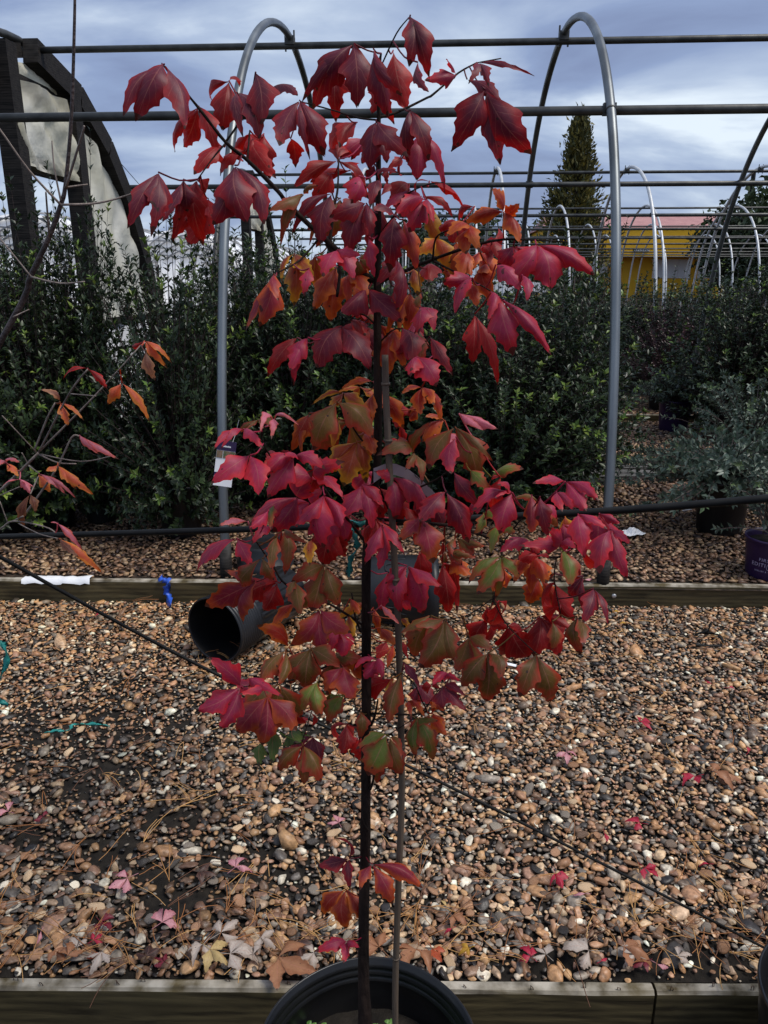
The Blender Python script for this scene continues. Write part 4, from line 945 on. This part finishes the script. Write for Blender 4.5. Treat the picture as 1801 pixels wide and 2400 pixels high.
# crop : colour jx jy / tipx tipy width / ...   (read off the photograph, leaf by leaf)
LEAVES = '''1:C500 185/240 530 310/150 630 150/720 680 230;R800 550/560 930 130/650 905 230/920 860 160;R1060 330/850 490 130/1000 740 250/1150 280 90;C1290 255/1335 660 270;C1420 390/1650 450 160;C1130 430/1330 770 240/1120 700 120;R1010 890/760 1140 200/860 1010 150;R1230 790/1100 1040 200/1450 1130 220/1330 1000 150;C1110 1060/920 1560 260/1200 1510 350/1390 1480 250;R780 1180/770 1640 270/570 1650 130/890 1330 150;C450 1120/200 1550 170/405 1590 150/480 1440 260
2:C1480 170/1470 690 290/1640 790 250;C850 480/390 1040 310/890 1040 420/270 1060 160;R650 780/600 1190 240/750 980 160;C1070 540/1310 1180 270/1330 1000 180;R1150 780/1060 1240 240/1210 1240 210;R1290 560/1440 1170 380;C1560 690/1650 980 130;C250 1115/30 1620 290/470 1600 370/310 1650 100;R150 1540/180 1720 210;R890 1360/520 1690 250/700 1600 210;C1100 1345/1000 1790 320/1400 1620 310
3:C110 535/270 860 160/30 800 170;K170 720/170 1070 230/440 980 130;R40 920/-40 950 80/0 1060 60/100 930 60;K470 260/320 260 130/395 130 90;C700 370/590 725 250/830 950 190/1060 860 280;C560 290/820 460 120;C640 165/600 240 80/710 310 90/1060 215 50;R260 1100/90 1085 40/585 1230 100;O850 1345/590 1385 130/770 1165 150/970 1290 110/990 1560 170;R620 1300/410 1390 100;K230 1245/120 1430 220/0 1350 120/310 1380 100;Y290 1300/300 1540 140;R100 1120/-30 1250 140
4:R700 210/240 500 190/1090 440 170/640 20 210/840 30 160;R640 350/520 545 250;K930 380/900 610 260;C1150 430/1060 680 170/1180 230 80;R1155 595/1480 470 200;C640 560/500 1060 350/220 960 130;C1010 675/820 1130 330/640 780 230/1070 960 160;B330 580/10 650 190/470 480 110/60 930 150;Y230 1220/210 1625 260/440 1420 190/60 1440 110;K390 1380/350 1620 150;K700 1180/540 1450 270/830 1420 190/890 1180 120;K1040 1040/1060 1430 200;C1320 810/1230 1270 310/1150 690 170;M1410 850/1560 1310 200;O870 1430/1000 1640 260/740 1660 160
5:M440 490/270 1040 310/100 1080 150/480 760 150;O1130 400/880 870 270/1060 1000 310;O1270 490/1430 640 220/1190 690 150;C1480 650/1190 900 330/1840 950 300;R1400 860/1330 970 150/1440 980 120;C1195 1070/890 1450 410/1510 1520 340;R1290 990/1530 1200 210/1450 1160 160;K820 1190/570 1500 180/660 1500 210;R700 1190/340 1530 220;O1540 1680/1230 1700 110
6:O740 85/600 110 120/700 235 160/790 215 110;Y500 170/410 230 120/560 290 140;Y640 200/600 410 180;O700 250/740 420 110/690 360 140;R830 230/870 320 80;R890 190/980 170 90/930 250 110;K1190 210/1100 360 180/1290 485 280/1580 405 160;O850 345/860 545 170/780 400 100;K750 440/610 630 130/590 450 120;O740 480/780 600 110;K910 350/1080 490 130;K1090 420/1130 560 80;K930 570/1045 915 200/1290 955 110;K880 540/880 620 80;C230 320/290 590 180/140 440 130;Y350 380/370 540 100;R470 350/450 440 150;O330 540/290 760 130/240 790 80/190 760 70;B400 540/390 640 80;K400 640/380 800 170/480 750 110;O210 800/190 1060 210/290 1050 120/140 960 120;C270 780/340 970 160;B390 800/420 990 150;C460 840/600 1040 110;K370 980/510 1160 210/330 1100 120
7:Y1280 240/1040 285 60/1190 330 130/1490 350 130;B1225 320/1000 740 330/1560 600 290;O970 430/820 680 180/890 780 90;Y1240 470/1210 690 120;Y1415 690/1180 960 230/1300 1080 280/1500 970 170;O1470 610/1570 800 150;O1560 250/1560 490 150;P640 490/540 530 90/650 585 90/850 510 40;K360 575/90 710 90/200 690 70/530 690 130;K425 815/110 985 240/500 1135 240;R650 870/590 850 150/600 760 120;K830 830/620 1100 270/770 780 110/1060 890 160/600 960 170;K1040 1045/730 980 210/1110 870 220/1190 1010 170
8:O580 195/390 250 80/560 430 170/700 330 110/790 420 140;O200 250/370 570 180/80 500 140;O800 520/600 610 150/640 450 90;P940 450/1160 590 90/1300 555 110;B900 580/640 970 270/1110 1070 340/1260 900 90;K910 680/850 1010 210;B500 840/290 750 180/430 930 120/550 610 110/590 1040 110;G1250 1070/1500 950 190;G1050 1010/1200 1130 180;Y480 1250/400 1290 80
9:K1030 255/560 440 190/800 550 310/1080 110 240;K1270 240/1170 610 270/1000 520 190/1420 510 190;P560 480/300 515 80;K750 380/590 520 130;G800 340/770 490 100;K455 640/45 890 220/570 855 180;K790 540/610 640 130;B830 620/760 900 150;B900 540/950 870 170/1050 640 80;R880 560/900 750 80/800 650 80;R1390 560/1250 880 290/1460 820 200/1090 640 160;Y1150 650/1130 815 120;B1270 880/1010 1040 210/1140 1310 300/1410 1270 250;M640 1040/150 1310 310/460 1410 270/490 940 170;B1000 1040/940 1150 90/1040 1310 170;O1000 1240/800 1400 110;Y1640 1240/1500 1270 110
10:K130 170/-60 470 260/250 600 240/310 280 180;K440 80/500 525 270/900 355 230/340 20 150;C1040 240/770 500 290/1310 700 290;K350 600/150 960 200/350 1060 210/580 890 150;R310 540/150 680 170/500 560 190;M780 520/560 710 210/890 1000 300;R1000 780/1050 940 130;B1150 740/1100 930 100/1330 920 160/1460 830 110;K620 1040/520 1530 230/870 1550 300/1010 1250 230/420 1200 140;R1000 1000/1110 1560 260/1250 1290 180;O1100 960/1300 1150 220;C1120 20/1330 340 210
11:K380 290/80 390 200/370 160 140;K420 310/310 680 240/270 320 70;M610 330/580 640 190;C690 350/770 600 170;K935 200/640 200 110/1130 470 200/1250 385 140;K850 300/900 450 130/1000 450 120;K1060 520/1110 760 240/1320 620 120;Y930 540/980 700 160;K1380 665/1295 1000 240/1565 1090 200/1570 800 100;K600 780/320 860 170;K880 820/615 790 180/800 670 160/980 790 120;G890 850/980 1210 190;R1100 830/1150 1060 160;R1060 990/1010 1260 130;G320 930/0 1130 160/80 1290 240/460 1050 140/340 1320 110;O600 920/580 1250 190/740 1120 200/440 1150 120;G290 640/210 810 150/430 700 120;Y490 950/460 1020 90;R830 1170/690 1440 250/1000 1570 200;R890 1400/690 1520 160;C1210 1240/1150 1530 190/1360 1570 90;R290 1360/190 1640 170/330 1500 80
12:B520 650/290 900 230/470 1100 260/650 800 160;R690 420/640 720 210/860 690 250/850 440 150;B930 660/820 1000 230/1090 1110 260;R960 340/920 640 230/1150 600 240/1160 400 120;B1270 340/1270 630 170/1340 560 120;K200 850/80 870 110/250 850 60;C140 930/150 1110 170/330 1090 160/280 980 80;O50 1160/150 1260 110/90 1070 120
13:B1070 310/800 800 340/1160 700 220/760 370 160;G780 1330/740 1670 180/980 1660 230/950 1320 150;O930 1280/1060 1480 130/1000 1170 110;G470 1490/260 1910 310/200 1600 130;B500 1520/610 1910 220/620 1570 80;K370 730/170 700 100/250 880 180/430 820 120;R540 930/230 1120 280;Y510 920/520 1110 120;B620 860/480 1370 230;R470 540/380 690 150;O400 400/550 560 130;O540 580/470 790 100;C640 760/780 910 100;R620 540/660 640 60;P410 170/550 300 70;O330 190/370 440 90;Y610 310/670 400 70;O90 100/190 240 110;O690 1150/820 1260 90/700 1270 80
14:M1220 110/1020 430 240/1250 510 250/1480 280 230;Y1490 160/1550 360 100;K1410 320/1330 440 140/1460 510 180/1540 380 100;O940 460/730 270 180;B910 490/660 750 240/850 800 130;B1140 470/930 800 240/1080 870 260/1390 610 200;M1440 640/1290 880 210/1540 930 300;K495 825/90 1040 270/300 1210 230/260 620 200;K590 760/640 710 130;M740 920/440 1250 280/700 1370 310/1010 1220 240;R980 930/1040 1240 170;K700 830/540 860 100;G1200 780/1060 1030 190/1220 1060 190;G1450 910/1320 1110 190;R1100 1060/1210 1130 90;E800 1220/760 1410 150;E690 1340/660 1500 150;E1000 1210/1000 1340 230;B1070 1370/820 1580 200/1070 1720 210/1270 1640 210;R1470 1170/1290 1240 130/1440 1440 200/1550 1330 170;B1600 1060/1620 1250 150
15:C605 310/550 170 80/405 355 110/605 465 80;M755 345/675 460 90/900 600 130/1085 490 110;O580 510/420 680 110/580 765 150/715 725 110;K595 850/455 850 90/590 955 90/640 850 50'''
DEP = {'C':-.03,'K':-.055,'R':.06,'O':.03,'Y':.03,'G':-.03,'B':-.02,'M':-.04,'N':0,'E':.02,'P':-.05,'L':0}
def place_leaves(text, parent, origin, samp, ybase, nominal, matl, seed, dep=DEP, up=.55, wscale=1.1, fill=0):
    r = random.Random(seed); made = []
    for line in text.strip().split('\n'):
        key, rest = line.split(':'); x0, y0, s = CR[key]
        for it in rest.split(';'):
            parts = it.split('/'); cc = it[0]; j = parts[0][1:].split(); jx, jy = x0+float(j[0])*s, y0+float(j[1])*s
            near_ = min(samp, key=lambda q: (q[0]-jx)**2+(q[1]-jy)**2)
            far_px = math.hypot(near_[0]-jx, near_[1]-jy)
            Y = near_[2].y+dep[cc]+r.uniform(-.025,.025)*(1+min(1.5, far_px/60))
            J = PY(jx, jy, Y); tips = []
            for tp in parts[1:]:
                a = [float(q) for q in tp.split()]; tx, ty = x0+a[0]*s, y0+a[1]*s
                k_ = mpp(J.y, J.z); Lp = math.hypot(tx-jx, ty-jy)*k_
                dy = math.sqrt(max(0, nominal**2-Lp**2))*.55 if Lp < nominal else .012
                if cc == 'R' and r.random() < .5: dy = -dy
                tips.append((PY(tx, ty, Y-dy*r.uniform(.5,1)), a[2]*s*k_*wscale))
            make_leaf(parent, origin, J, tips, cc, matl, r, samp=samp, up=up)
            made.append((jx, jy, Y, cc, [(float(tp.split()[0])*s+x0-jx, float(tp.split()[1])*s+y0-jy, float(tp.split()[2])*s) for tp in parts[1:]]))
    pool = [m for m in made if len(m[4]) > 1 and 260 < m[1] < 1800]; r.shuffle(pool)
    for jx, jy, Y, cc, tp in pool[:fill]:            # inner leaves, behind the outer ones and nearer the stem
        d = 872-jx; jx += math.copysign(min(abs(d)*.6, r.uniform(18,62)), d); jy += r.uniform(-40,50); Yq = Y+r.uniform(.03,.10); a = r.uniform(-.5,.5); k0 = r.uniform(.72,.95)
        J = PY(jx, jy, Yq); k_ = mpp(J.y, J.z); tips = []
        for dx, dy, w in tp[:3]:
            ex, ey = (dx*math.cos(a)-dy*math.sin(a))*k0, (dx*math.sin(a)+dy*math.cos(a))*k0
            tips.append((PY(jx+ex, jy+ey, Yq-r.uniform(-.01,.03)), w*k0*k_*wscale))
        make_leaf(parent, origin, J, tips, cc if r.random() < .6 else r.choice('RRKCOMB'), matl, r, samp=samp, up=up)
place_leaves(LEAVES, tree, TO, SAMP, TY, .085, M['leaf'], 5, wscale=1.08, fill=86)

# stake, ties, cords, tags on the maple
stk = [PY(x, y, TY-.022) for x, y in ((927,2440),(927,2300),(935,2050),(942,1830),(934,1480),(925,1317),(912,1077),(905,930),(903,832))]
sp_ = spline(stk, 4)
sk = MB().tube(sp_, [.0052-.0011*i/(len(sp_)-1) for i in range(len(sp_))], 9)
for i in (5, 13, 19, 25, 29): sk.tube([sp_[i]-Vector((0,0,.0015)), sp_[i]+Vector((0,0,.0015))], .0057, 9)
tag(sk.build('bamboo_stake', M['bamboo'], None, True), 'thin brown bamboo stake standing in the pot beside the maple stem', 'stake')
cab_ = spline([PY(-260,1266,1.30), PY(0,1258,1.24), PY(600,1240,1.09), PY(830,1229,1.03), PY(1390,1200,.95), PY(1801,1168,.89), PY(2100,1140,.85)], 6)
tag(MB().tube(cab_, .0050, 9).build('support_cable', M['cable'], None, True), 'black support cable strung level behind the maple stem', 'cable')
cd = [PY(-140,1228,1.02), PY(0,1305,1.07), PY(460,1556,1.2), PY(960,1797,1.28), PY(1400,2018,1.33), PZ(1820,2236,MID+.004)]
tag(MB().tube(spline(cd, 6), .0030, 8).build('thin_cord', M['cable'], None, True), 'thin black cord slanting down over the gravel to the timber', 'cord')
def ribbon(name, pts, w, m, label, cat, seed=1, tw=1.2, flat=False):
    r = random.Random(seed); P3 = spline(pts, 5); v, f = [], []
    for i, p in enumerate(P3):
        t = (P3[min(i+1,len(P3)-1)]-P3[max(i-1,0)]).normalized(); a = tw*math.sin(i*.7+seed)
        u = t.orthogonal().normalized() if not flat else t.cross(Vector((0,0,1))).normalized()
        q = t.cross(u); d = u*math.cos(a)+q*math.sin(a); n_ = t.cross(d)
        ww = w*(1+.35*math.sin(i*1.3+seed)); v += [p-d*ww/2, p+n_*ww*.12, p+d*ww/2, p-n_*.0006]
    for i in range(len(P3)-1):
        for j in range(4): a = i*4; f.append((a+j, a+(j+1)%4, a+4+(j+1)%4, a+4+j))
    o = mesh(name, v, f, m, None, True); return tag(o, label, cat)
ribbon('tie_tape', [PY(875,1222,1.0), PY(850,1228,.99), PY(822,1222,1.0), PY(832,1255,.985), PY(838,1285,.985), PY(822,1310,.985), PY(820,1352,.985)], .009, M['teal'], 'teal tie tape knotted round the cable beside the maple stem', 'tape', 2)
ribbon('teal_tape_scrap', [PZ(106,1718,MID+.02), PZ(130,1712,MID+.03), PZ(160,1712,MID+.022), PZ(172,1698,MID+.035), PZ(200,1697,MID+.02), PZ(230,1697,MID+.028), PZ(258,1702,MID+.02)], .011, M['teal'], 'teal tape scrap lying across the gravel', 'tape', 4, flat=True)
ribbon('teal_tape_end', [PY(-30,1480,1.0), PY(8,1510,1.0), PY(16,1545,1.0), PY(6,1580,1.0), PY(-10,1610,1.0), PY(0,1640,1.0), PY(20,1652,1.0)], .010, M['teal'], 'teal tape end hanging over the gravel beside the orange leaved tree', 'tape', 6)
fz = lambda px: fe(PZ(px,1365,0).x)
ribbon('blue_tape', [PY(376,1352,fz(376)+.02), PY(384,1360,fz(384)-.012), PY(398,1366,fz(390)-.016), PY(390,1380,fz(390)-.014), PY(396,1395,fz(396)-.012), PZ(400,1420,MID+.022)], .032, M['blue'], 'crumpled blue tape hanging over the timber edge', 'tape', 3, .8)
# tag on the steel leg
tp = thing('plant_tag', 'purple and white plant tag hanging in front of the steel leg', 'tag', PY(527, 1087, 1.42))
s_ = mpp(1.42, 1.1); tw_, th_ = 46*s_, 110*s_
rx = Matrix.Rotation(R(-12), 3, 'X') @ Matrix.Rotation(R(7), 3, 'Y')
def tagbox(nm, x0_, x1_, z0_, z1_, dpt, m, par=None):
    b_ = MB().box((((x0_+x1_)/2-.5)*tw_, -dpt, ((z0_+z1_)/2-.5)*th_), ((x1_-x0_)*tw_, .0006, (z1_-z0_)*th_)); b_.v = [rx @ p for p in b_.v]; return b_.build(nm, m, par or tp)
tagbox('card', 0, 1, 0, 1, 0, M['white']); tagbox('header', 0, 1.02, .79, 1.0, .0008, M['purple']); tagbox('picture', .02, .34, .62, .78, .0008, M['photo']); tagbox('picture', .38, 1, .62, .78, .0008, M['shrubpic'] if 'shrubpic' in M else M['photo'])
tagbox('band', 0, 1, .22, .30, .0008, M['purple'])
for i in range(9): tagbox('print', .26+.055*i, .30+.055*i, .865, .90-.004*(i%3), .0016, M['white'])
# the stalk the tag hangs from
MB().tube([rx @ Vector((.01,.0,th_*.46)), rx @ Vector((.014,.002,th_*.5+.015)), Vector((.03,.01,th_*.5+.04))], .0004, 4).build('loop', M['white'], tp)
# white label wrapped round the stem
lb_ = thing('stem_label', 'curved white paper label looped round the maple stem', 'label', PY(905, 1100, TY-.012))
pts = [(876,1102),(890,1096),(908,1088),(930,1090),(955,1100),(980,1118),(1004,1140),(1020,1156)]; v, f = [], []
for i, (x, y) in enumerate(pts):
    Yq = TY-.016+.045*(i/7)**1.5; o_ = lb_.location
    v += [PY(x, y-4+2*i*.3, Yq)-o_, PY(x-2*i, y+30-i*2.5, Yq+.002)-o_]
for i in range(len(pts)-1): f.append((2*i, 2*i+1, 2*i+3, 2*i+2))
n0 = len(v); v += [p+Vector((0,.0008,0)) for p in v]; f += [tuple(reversed([q+n0 for q in qd])) for qd in f]
mesh('paper', v, f, M['paper'], lb_, True)
for i, (x, y) in enumerate(((972,1112),(978,1117),(996,1128),(1000,1134))):
    MB().tube([PY(x,y,TY+.008)-lb_.location, PY(x+5,y+7,TY+.008)-lb_.location], .0006, 4).build('print', M['dark'], lb_)

# clover seedlings and dead leaves in the pot
for i in range(9):
    a = [(-.10,.06),(-.07,.03),(-.045,.05),(-.03,.02),(.035,.055),(.05,.03),(.07,.06),(.02,.075),(.09,.04)][i]; mb = MB(); r = random.Random(i)
    for k_ in range(r.randint(4,7)):
        x, y = r.gauss(0,.008), r.gauss(0,.008); h = r.uniform(.012,.03); mb.tube([(x*.4,y*.4,0),(x,y,h)], .0006, 3)
        for q in range(3):
            an = q*2.09+r.uniform(0,1); rr = r.uniform(.0045,.007); c_ = Vector((x+rr*math.cos(an), y+rr*math.sin(an), h+r.uniform(0,.002)))
            ring = [c_+Vector((rr*math.cos(b_)*.95, rr*math.sin(b_)*.95, .0012*math.sin(2*b_))) for b_ in np.linspace(0,5.6,7)]; mb.add(ring, [tuple(range(7))])
    o = mb.build('clover_seedling', M['clover']); o.location = (PC.x+a[0], PC.y+a[1]+.03, SOIL+.001)
    tag(o, 'tiny green clover seedling growing in the maple pot', 'seedling', 'clover seedlings in the pot')

# ------------------------------------------------------------------ neighbour tree at the left, with orange leaves
LT = Vector((-1.22, 1.02, WALK)); lt = thing('bare_maple_tree', 'nearly bare young tree with a few orange leaves left of the red maple', 'tree', LT)
big_pot(lt, RIM-WALK)
LS = []
stem = [(-1.22,1.02,SOIL-.02),(-1.15,1.03,.35),(-1.0,1.05,.72)]
def lwood(pts, y0, y1, d, first=None):
    P3 = [Vector(p) for p in (first or [])]+px_path(pts, y0, y1); P3 = spline(P3, 4); k_ = len(P3); D_ = lerp_list(d, k_)
    for p in P3: LS.append((*project(p), p))
    return MB().tube([p-LT for p in P3], [max(.0008,.5*dd*mpp(p.y,p.z)) for dd, p in zip(D_, P3)], 7)
lwood([(0,805),(72,649),(116,555),(143,480),(154,434),(168,271),(175,54),(176,-40)], 1.06, 1.02, (19,6), stem).build('trunk', M['twig_dark'], lt, True)
c16 = lambda x, y: (x*.2713, 760+y*.2713)
LB = [([(143,480),(230,476),(310,454),(347,434)], (6,3)), ([(143,480),(69,400),(0,303),(-30,270)], (6,4)), ([(74,649),(0,559),(-40,520)], (4,3)), ([(74,649),(141,664),(199,660)], (5,3)), ([(31,743),(69,725)], (4,2)),
 ([(116,555),(110,476),(108,450)], (5,4)), ([(150,440),(206,432)], (5,3)), ([(155,440),(190,325),(198,295)], (7,4)), ([(143,470),(128,395),(122,330)], (5,3)),
 ([c16(-250,1620), c16(0,1440), c16(330,1115)], (9,6)), ([c16(330,1110), c16(800,640), c16(1220,180)], (5,3)), ([c16(340,1100), c16(600,600), c16(760,390)], (5,4)), ([c16(300,1090), c16(410,810), c16(480,680)], (5,4)),
 ([c16(330,1120), c16(20,790)], (3,2)), ([c16(340,1125), c16(500,1195), c16(660,1205)], (4,3)), ([c16(340,1120), c16(700,1185), c16(980,1135)], (3,2)), ([c16(200,1660), c16(300,1530), c16(490,1250), c16(620,980), c16(690,970)], (6,4)),
 ([c16(-250,1900), c16(0,1770), c16(120,1700), c16(390,1750), c16(480,1800)], (5,3)), ([c16(70,1720), c16(0,1530)], (3,2)), ([c16(600,600), c16(830,620)], (3,2)), ([c16(250,1220), c16(340,1290)], (4,3)), ([c16(330,1320), c16(265,1465)], (4,3)), ([c16(0,1480), c16(170,1405)], (3,2)), ([c16(160,1720), c16(340,1810), c16(500,1850)], (3,2)), ([c16(240,1200), c16(190,1110)], (3,2)), ([c16(120,1700), c16(200,1660)], (5,5))]
for i, (pts, d) in enumerate(LB):
    lwood(pts, 1.04 if i < 9 else 1.06, 1.0 if i % 2 else 1.05, d).build('branch', M['bark_grey'], lt, True)
lwood([(-68,1275),c16(-250,1620)], 1.06, 1.06, (9,9), None).build('branch', M['bark_grey'], lt, True)
LL = '''16:R1240 150/1090 195 60;L1250 145/1410 290 100/1480 270 80;N1260 230/1340 470 140;R760 380/530 390 60/920 550 90;L1055 505/920 660 120/1310 795 120;N520 670/430 550 100;L520 680/600 850 150/720 775 60;P690 960/825 1095 80/1020 1140 70;L500 1220/660 1385 130/805 1445 110/400 1270 90;P340 1290/560 1420 100/660 1505 50;L340 1300/430 1430 130;N260 1465/140 1760 120/300 1610 90;P50 1190/160 1150 70/0 1200 70;L60 1200/150 1290 90;P170 1340/20 1355 60/255 1440 90/290 1390 40;P500 1720/665 1890 80/450 1700 40;N510 1850/680 2010 90;L520 1850/860 2120 100/765 2070 90'''
place_leaves(LL, lt, LT, LS, 1.05, .05, M['leaf'], 9, wscale=.9)

# the next pot of the row, at the right edge
q = PZ(1783, 2290, .1); rp_t = thing('plant_pot', 'black nursery pot at the walkway board, right of the joint', 'pot', (q.x+.168, q.y-.06, WALK)); 
po = big_pot(rp_t, RIM-WALK)
# ------------------------------------------------------------------ fallen leaves and litter
LC.update({'w':('b4a89c','98897c'),'t':('9a6c4c','8a5a3c'),'n':('3a2620','4c342a'),'y':('b08a2a','a87a28'),'c':('b8a06a','a89060'),'p':('c08a90','b07078'),'o':('a84a28','a8502c'),'d':('6a1226','5c1020'),'k':('a8203c','9c1a30')})
FALL = '''k1301 2056 46;k1511 2038 42;k1661 2030 26;k1500 1931 40;k1417 1954 28;p1372 2099 24;t1461 2233 62;k1247 2262 44;w1392 2292 60;w1287 2290 42;k1412 2271 30;d1519 2277 40;p1548 2283 26;w1504 2298 42;k1499 1701 44;p1327 1770 32;k1629 1830 46;t1670 1817 60;k1754 1764 26;k1656 1594 20;k1705 1618 22;d103 1925 32;d237 2164 46;k220 2207 32;w208 2180 28;d278 2053 30;p300 2066 46;w222 2068 28;p553 2045 46;n466 2048 52;p381 2175 50;w519 2193 56;w477 2225 42;w542 2243 66;c486 2263 56;w593 2247 42;w181 2220 42;o215 2280 34;d374 2285 38;t145 2279 46;p98 2189 24;w231 2265 46;n332 2278 50;t105 2280 42;t654 2246 96;t889 2226 64;t976 2248 72;o1014 2227 46;y1099 2232 32;n697 2214 62;w735 2258 42;w611 2204 44;y759 2231 22;c1048 2126 26;t1061 2153 36;k1059 2182 24;p795 1936 34;k1180 1466 26;p20 1905 40;w1590 2240 34;y1440 1440 26;y1470 1460 22;p1370 1362 22;k240 1440 22'''
WORDS = {'k':('small crimson leaf fallen on the gravel','crimson leaves fallen on the gravel'),'d':('dark wine red leaf fallen on the gravel','wine red leaves fallen on the gravel'),'w':('bleached grey white leaf lying on the gravel','bleached leaves on the gravel'),
         't':('tan dry leaf lying on the gravel near the board','tan dry leaves on the gravel'),'n':('curled dark brown leaf lying on the gravel','dark brown leaves on the gravel'),'y':('tiny yellow leaf lying on the gravel','yellow leaves on the gravel'),
         'c':('cream coloured leaf lying on the gravel','cream leaves on the gravel'),'p':('pale pink underside of a leaf fallen on the gravel','pale pink leaves on the gravel'),'o':('orange red leaf fallen at the board','orange leaves on the gravel')}
rf_ = random.Random(77)
for it in FALL.split(';'):
    c_ = it[0]; x, y, s_ = [float(q) for q in it[1:].split()]
    z = MID+.024 if y > 1420 else BED+.03
    P0 = PZ(x, y, z); k_ = mpp(P0.y, P0.z); L = s_*k_*(.82 if c_ in 'wtcp' else .66); a0 = rf_.uniform(0, 6.28)
    if P0.y < near_edge(P0.x)+.03 and y > 2000: P0.y = near_edge(P0.x)+rf_.uniform(.012,.04)
    big = s_ > 100; J = Vector((0,0,0)); V, F, U = [], [], []
    for q, da in enumerate(((0,1.05,-1.05) if not big else (0,.75,-.75,1.5,-1.5)) if s_ > 30 else (0,)):
        d = Vector((math.cos(a0+da), math.sin(a0+da), rf_.uniform(-.05,.22)))*L*(1.25 if len(F) == 0 else 1)
        v, f, u = leaflet(J, d, L*rf_.uniform(.55,.75)*(1.25 if big else 1), Vector((rf_.gauss(0,.2),rf_.gauss(0,.2),1)), rf_, rf_.uniform(-.05,.14), rf_.uniform(-.5,.5))
        b = len(V); V += v; U += u; F += [tuple(i+b for i in qd) for qd in f]
    mb = MB().tube([(0,0,0), Vector((math.cos(a0+3),math.sin(a0+3),.1))*L*.7], .0007, 4); b = len(V); V += mb.v; U += [(0,.5,0)]*len(mb.v); F += [tuple(i+b for i in qd) for qd in mb.f]
    ca, cb2 = LC[c_]; A = np.tile(lin(ca), (len(V),1)); B2 = np.tile(lin(cb2), (len(V),1))
    lo_ = min(p.z for p in V); o = mesh('fallen_leaf', V, F, M['dryleaf'], None, True, {'ca':('FLOAT_COLOR',A),'cb':('FLOAT_COLOR',B2),'lc':('FLOAT_VECTOR',U)})
    o.location = (P0.x, P0.y, P0.z-max(lo_,-.02)-.004)
    lab, grp = WORDS[c_]
    if y > 2170: wh = 'at the walkway board left of the maple pot' if x < 640 else 'just behind the maple pot' if x < 1110 else 'at the board beside the cord end'
    elif y > 1880: wh = 'above the slanting cord end' if x > 1450 else 'below the slanting cord' if x > 1000 else 'left of the maple stem' if x > 500 else 'on the muddy gravel patch'
    elif y > 1550: wh = 'in mid strip right of the cord' if x > 900 else 'on the open gravel at left'
    else: wh = 'near the far timber edge'
    lab = lab.split(' fallen')[0].split(' lying')[0]+' lying '+wh; grp = grp+' '+wh
    if big: lab, grp = 'largest dry tan leaf, lying against the board left of the big pot', None
    if y < 1380: lab, grp = 'pink leaf fallen on the brown bed near the timber', None
    tag(o, lab, 'leaf', grp)
def crumple(name, c, w, d, h, m, label, cat, seed, n=9):
    r = random.Random(seed); v, f = [], []
    for j in range(n+1):
        for i in range(n+1):
            x, y = (i/n-.5)*w, (j/n-.5)*d; ed = 1-max(abs(i/n-.5), abs(j/n-.5))*1.6
            v.append((x+r.uniform(-.1,.1)*w/n*2, y+r.uniform(-.1,.1)*d/n*2, max(.002, h*max(0,ed)*r.uniform(.4,1.0)+r.uniform(0,.12)*h)))
    for j in range(n):
        for i in range(n): q = j*(n+1)+i; f.append((q,q+1,q+n+2,q+n+1))
    o = mesh(name, v, f, m); o.location = c; o.rotation_euler = (0,0,r.uniform(-.4,.4)); return tag(o, label, cat)
q = PZ(1480, 1255, .01); crumple('plastic_bag', (q.x,q.y,.012), .13, .07, .05, M['white'], 'crumpled white plastic bag on the brown bed beside the steel leg', 'bag', 4)
q = PZ(1545, 1100, .01); crumple('plastic_scrap', (q.x,q.y,.012), .14, .06, .03, M['white'], 'white plastic scrap beside the grey fabric patch', 'scrap', 5)
q = PZ(1470, 1105, .01); crumple('landscape_fabric', (q.x,q.y,.014), .55, .34, .025, M['cloth'], 'grey patch of landscape fabric lying on the brown bed', 'fabric', 6, 14)
q = PZ(735, 1478, MID); crumple('paper_scrap', (q.x,q.y,MID+.016), .06, .06, .02, M['white'], 'white paper scrap on the gravel behind the fallen ribbed pot', 'scrap', 7, 5)
q = PZ(1195, 1568, MID); crumple('plastic_chip', (q.x,q.y,MID+.018), .05, .018, .008, M['white'], 'thin white plastic strip on the gravel under the maple leaves', 'scrap', 8, 4)
# white torn sheet hanging over the timber at the left
v, f = [], []
rw = random.Random(3)
for i in range(15):
    x = 52+i*11.2; Yf = fz(x); wv_ = rw.uniform(-.004,.006)
    a = PY(x, 1360, Yf); ax_ = a.x+rw.uniform(-.008,.008); end = 1.0 if i < 12 else 2.2
    v += [(ax_, Yf+.034+rw.uniform(-.006,.01), BED+.0125+abs(wv_)*.6*end), (ax_, Yf+.022, BED+.0125+abs(wv_)*end), (ax_, Yf-.006, BED+.0125+abs(wv_)*end), (ax_, Yf-.010-abs(wv_), BED+.002-rw.uniform(0,.012))]
for i in range(14):
    for j in range(3): a = i*4+j; f.append((a, a+1, a+5, a+4))
o = mesh('white_sheet_scrap', v, f, M['white'], None, True); tag(o, 'torn white plastic sheet folded over the timber edge', 'sheet')
ribbon('strap_loop', [PZ(1632,1512,MID+.02), PZ(1690,1512,MID+.02), PZ(1686,1490,MID+.035), PZ(1650,1482,MID+.03), PZ(1630,1488,MID+.02), PZ(1660,1476,MID+.05), PZ(1666,1458,MID+.06)], .012, M['cable'], 'black plastic strap loop lying on the gravel', 'strap', 8, .5)
ribbon('strap_strip', [PZ(1680,1446,MID+.02), PZ(1720,1452,MID+.025), PZ(1768,1462,MID+.02)], .016, M['cable'], 'flat black plastic strip lying at the timber foot', 'strap', 9, .3, True)
